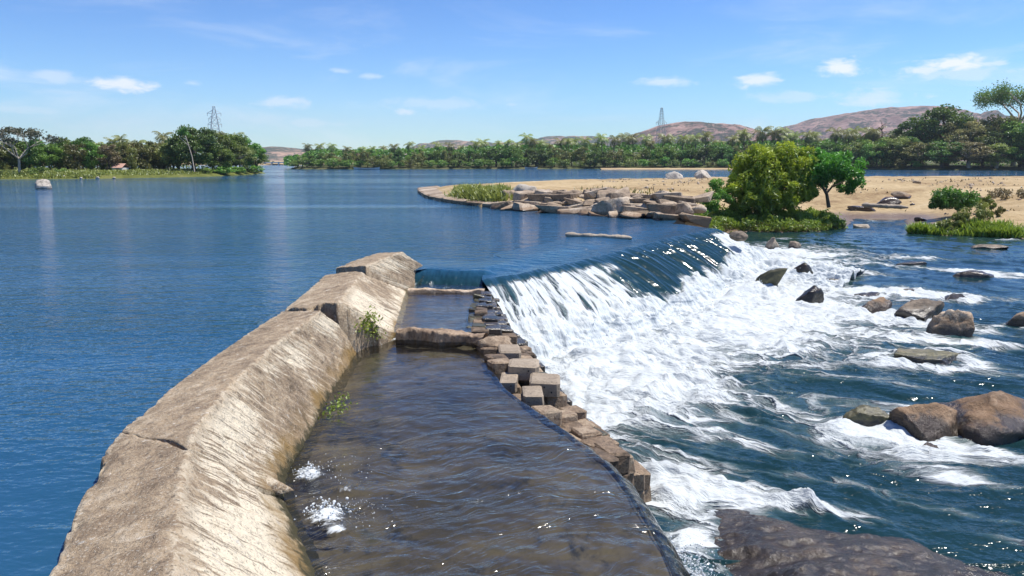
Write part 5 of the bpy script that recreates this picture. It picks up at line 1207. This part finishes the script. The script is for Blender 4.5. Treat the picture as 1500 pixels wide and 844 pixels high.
leafy('small_tree', [(at(1215, 247), (1.75, 1.3, .95), 8, 40), (at(1190, 240), (1.1, 1.0, .9), 4, 24), (at(1245, 262), (.85, .9, .7), 3, 18), (at(1178, 254), (1.0, .9, 1.0), 4, 20)], 10500, .27, 'fol_glossy', 2, 'small dark green tree with bare forked trunk right of the bush', 'tree',
      [stem([(1214, 304, 0), (1211, 285, 0), (1204, 272, 0), (1196, 258, .2)], [.13, .10, .08, .04]), stem([(1204, 272, 0), (1186, 264, -.2), (1176, 258, -.2)], [.07, .04, .02]), stem([(1210, 284, 0), (1222, 270, .1), (1232, 258, .1)], [.08, .05, .02]), stem([(1219, 274, 0), (1236, 266, -.2), (1248, 262, -.2)], [.05, .03, .015]), stem([(1209, 282, 0), (1214, 262, .2), (1216, 248, .2)], [.06, .04, .02])])
leafy('dark_bush', [(at(1392, 291, 54), (1.55, 1.1, .62), 6, 40), (at(1375, 296, 53.4), (.8, .7, .4), 2, 12), (at(1412, 294, 54), (.8, .7, .45), 2, 12)], 5200, .25, 'fol_glossy', 3, 'low dark green bush on the sand at right', 'bush', [stem([(1392, 306, 2.5), (1385, 295, 2.5), (1380, 288, 2.5)], [.06, .04, .02]), stem([(1394, 306, 2.6), (1400, 296, 2.6), (1408, 288, 2.6)], [.06, .04, .02])])
leafy('olive_bush', [(at(1425, 318, 47.6), (.95, .7, .72), 5, 30), (at(1405, 322, 47.4), (.5, .5, .45), 2, 12), (at(1385, 328, 47), (.5, .5, .35), 1, 8)], 3600, .2, 'fol_olive', 4, 'olive brown bush at the water edge below the dark bush', 'bush')
leafy('grey_shrub', [(at(1050, 285, 50), (.75, .7, .75), 3, 18), (at(1035, 300, 49), (.7, .6, .5), 2, 12)], 2600, .22, 'fol_mid', 5, 'small green shrub left of the big round bush', 'shrub')
leafy('lime_bush', [(at(1432, 297, 55), (.9, .7, .4), 2, 14), (at(1448, 300, 55), (.6, .6, .3), 1, 8)], 1700, .2, 'fol_lime', 6, 'light green bush just right of the dark bush', 'bush')
leafy('dry_bush', [(at(1490, 290, 60), (1.6, 1.0, .5), 2, 18), (at(1468, 283, 62), (1.2, .8, .3), 1, 8)], 1800, .2, 'fol_dry', 7, 'dry brownish scrub on the sand at the right edge', 'shrub')
leafy('low_shrub', [(at(1464, 312, 50), (.5, .4, .25), 1, 8)], 700, .16, 'fol_olive', 8, 'tiny olive shrub on bare sand near the right edge', 'shrub')
# grass: uncountable blades
def grass(name, areas, fol, seed, label, parent_z=None, bw=.05):
    rs = np.random.RandomState(seed); C = []; H = []
    for fn, n, h in areas:
        q = fn(rs, n); C.append(q); H.append(h * rs.uniform(.5, 1.25, len(q)) * (1 + .5 * fbm(q[:, 0] * .8, q[:, 1] * .8, seed, 2)))
    C = np.concatenate(C); H = np.concatenate(H); n = len(C); a = rs.uniform(0, 6.28, n); tl = rs.uniform(.1, .75, n)
    d = np.stack([np.cos(a) * tl, np.sin(a) * tl, np.ones(n)], 1); s = np.stack([-np.sin(a), np.cos(a), 0 * a], 1); W = (bw * rs.uniform(.7, 1.4, n))[:, None]; H = H[:, None]
    m_ = C + d * H * .55; t_ = C + d * H * np.array((1.25, 1.25, .9))
    V = np.stack([C - s * W, C + s * W, m_ + s * W * .8, t_, m_ - s * W * .8], 1).reshape(-1, 3); i = np.arange(n) * 5
    Fq = np.concatenate([np.stack([i, i + 1, i + 2, i + 4], 1), np.stack([i + 4, i + 2, i + 3, i + 3], 1)])
    # second face as a thin quad: keep four distinct corners
    V = np.stack([C - s * W, C + s * W, m_ + s * W * .8, m_ - s * W * .8, t_ + s * W * .12, t_ - s * W * .12], 1).reshape(-1, 3); i = np.arange(n) * 6
    Fq = np.concatenate([np.stack([i, i + 1, i + 2, i + 3], 1), np.stack([i + 3, i + 2, i + 4, i + 5], 1)]); lv = np.clip(rs.uniform(.1, .9, n) + .35 * fbm(C[:, 0] * .5, C[:, 1] * .5, 3 + seed, 2), 0, 1)
    link(name, mesh_np(name, V, Fq, False, {'lv': np.r_[lv, lv]}), M[fol], kind='stuff', label=label, cat='grass')
def ellipse_at(px, py, z, rx, ry):
    c = P(px, py, z)
    def fn(rs, n):
        a = rs.uniform(0, 6.28, n); r = np.sqrt(rs.rand(n)); x = c[0] + np.cos(a) * r * rx; y = c[1] + np.sin(a) * r * ry; zz = sand_z(x, y); k = zz > -1.34; return np.stack([x, y, zz - .02], 1)[k]
    return fn
def along(pts, n0, n1):
    L = resample(np.array([p_[:2] for p_ in pts]), 80)
    def fn(rs, n):
        k = rs.randint(0, 80, n); x = L[k, 0] + rs.normal(size=n) * .4; y = L[k, 1] + rs.uniform(n0, n1, n); zz = sand_z(x, y); q = zz > -1.36; return np.stack([x, y, zz - .02], 1)[q]
    return fn
isl = [P(1010, 330, -.6), P(1062, 337, -1.25), P(1110, 340, -1.35), P(1180, 341, -1.35), P(1238, 336, -1.35)]
def cover(name, line, n0, n1, n, h, leaf, fol, seed, label):
    rs = np.random.RandomState(seed); q = along(line, n0, n1)(rs, n); hm = h * np.clip(.55 + .9 * fbm(q[:, 0] * .75, q[:, 1] * .75, seed, 3), .12, 1.5); t = rs.rand(len(q)) ** .6
    lv = np.clip(.35 + .45 * t * 0 + .5 * fbm(q[:, 0] * .9, q[:, 1] * .9, 7 + seed, 3) + rs.normal(size=len(q)) * .2 + .25, 0, 1); q = q + np.stack([rs.normal(size=len(q)) * .08, rs.normal(size=len(q)) * .08, hm * t], 1)
    V, Fq = leaf_arrays(q, np.full(len(q), leaf), rs, 3.0, .15); link(name, mesh_np(name, V, Fq, False, {'lv': lv}), M[fol], kind='stuff', label=label, cat='grass')
cover('islet_grass', isl, .05, 4.0, 15000, 1.0, .30, 'fol_lime', 1, 'lush yellow-green growth covering the islet below the bush')
cover('islet_weeds', isl, .0, 2.6, 5500, .55, .26, 'fol_grass', 2, 'drier olive growth along the islet waterline')
grass('spit_grass', [(along([P(668, 296), P(700, 301), P(738, 305)], .6, 4.6), 4200, .55)], 'fol_grass', 2, 'green grass patch growing on the tip of the sand spit', bw=.05)
grass('bank_grass', [(along([P(1335, 344, -1.35), P(1375, 346, -1.35)], .2, 1.8), 1500, .55), (along([P(1450, 348, -1.35), P(1490, 350, -1.35)], .2, 2.0), 2000, .62), (along([P(1370, 345, -1.35), P(1500, 350, -1.35)], .1, 3.0), 1500, .35)], 'fol_lime', 3, 'bright grass tufts along the right water edge', bw=.05)
grass('revetment_weeds', [(along([P(820, 311), P(870, 315)], .2, 2.6), 320, .45), (along([P(930, 318), P(1000, 322)], .1, 3.0), 900, .5), (along([P(760, 305), P(800, 309)], .3, 2), 160, .4), (along([P(860, 300), P(1000, 300)], 1, 6), 260, .4)], 'fol_grass', 4, 'weeds sprouting between the revetment stones', bw=.045)
def scatter(rs, n):
    x = rs.uniform(8, 62, n); y = rs.uniform(52, 92, n); k = fbm(x * .22, y * .22, 9, 3) > .12; x, y = x[k], y[k]; zz = sand_z(x, y); q = zz > -.9; return np.stack([x, y, zz - .02], 1)[q]
grass('dry_tufts', [(scatter, 2600, .20)], 'fol_dry', 6, 'sparse dry tufts scattered over the sandbank', bw=.05)
rs = np.random.RandomState(77); q = scatter(rs, 1500); V0, F0 = ICO[1]
link('sand_debris', mesh_np('sand_debris', np.concatenate([V0 * rs.uniform(.05, .22) * rs.uniform(.6, 1.3, 3) + c_ for c_ in q]), np.concatenate([F0 + k * len(V0) for k in range(len(q))])), M['revet'], kind='stuff', label='small stones and debris littering the sandbank', cat='debris')
def lb(rs, n):
    px = rs.uniform(-30, 385, n); y = np.array([lshore(p_) for p_ in px]) + rs.uniform(.3, 12, n) * np.where(px > 330, .5, 1); x = (px - 750) / F_PX * y * 1.012; return np.stack([x, y, np.interp(y - np.array([lshore(p_) for p_ in px]), [0, 1.5, 5, 12], [-.05, .4, .75, .95])], 1)
grass('left_bank_grass', [(lb, 16000, .55)], 'fol_grass', 5, 'yellow-green grass along the left bank shore', bw=.09)
# dark low bushes on the left shore
for i, (px, dy, w_, h_) in enumerate([(55, 4, 30, 1.5), (90, 7, 22, 1.3), (325, 2.0, 40, 1.5), (345, 2, 30, 1.4), (372, 1.5, 26, 1.6), (300, 5, 30, 1.2)]):
    y = lshore(px) + dy; x = PY(px, 240, y)[0]; W = w_ / F_PX * y; plant('shore_bush', 'shrub', x, y, .4, (W / 6.6, W / 6.6, h_ / 4.2), i, ['dark low bush right of the rain tree', 'second dark low bush right of the rain tree', 'low bush at the clump foot by the water', 'low bush at the clump foot, second from the tip', 'low bush at the very tip of the left bank', 'low bush behind the leaning trunk foot'][i], 'bush', 'low bushes on the left shore')
# weeds in the wall joint and along the wall foot
def sprigs(name, c, spread, n, leaf, seed, label, fol='fol_lime'):
    rs = np.random.RandomState(seed); C = np.array(c) + rs.normal(size=(n, 3)) * np.array(spread); V, Fq = leaf_arrays(C, np.full(n, leaf), rs, 2.0, .5); r_ = link(name, mesh_np(name, V, Fq, False, {'lv': rs.uniform(.2, 1, n)}), M[fol], kind='stuff', label=label, cat='weeds')
c = P(532, 472, -.02); sprigs('weed_tuft', c, (.14, .22, .10), 420, .085, 1, 'leafy weed tuft growing in the broken wall joint')
c = P(545, 486, -.25); sprigs('weed_tuft', c, (.12, .15, .06), 220, .07, 2, 'drier weed tuft just below the leafy joint weeds', 'fol_grass')
c = P(494, 594, -.58); sprigs('weed_tuft', c, (.10, .25, .03), 130, .06, 3, 'small green weeds at the wall foot by mid channel')
c = P(640, 397, -.20); sprigs('weed_tuft', c, (.08, .10, .08), 120, .08, 4, 'tiny green weeds at the far end of the wall')

# ---- the air: even pale haze round everything but the sky
m, g = newmat('haze'); g.n('ShaderNodeOutputMaterial', {'Volume': g.n('ShaderNodeVolumePrincipled', {'Color': (.80, .88, 1.0), 'Density': .00010, 'Anisotropy': .2}).outputs[0]})
hz = box('haze', (-6100, -450, -6), (6100, 6500, 330), m); tag(hz, 'pale blue haze veiling the distant hills', 'haze', kind='stuff')
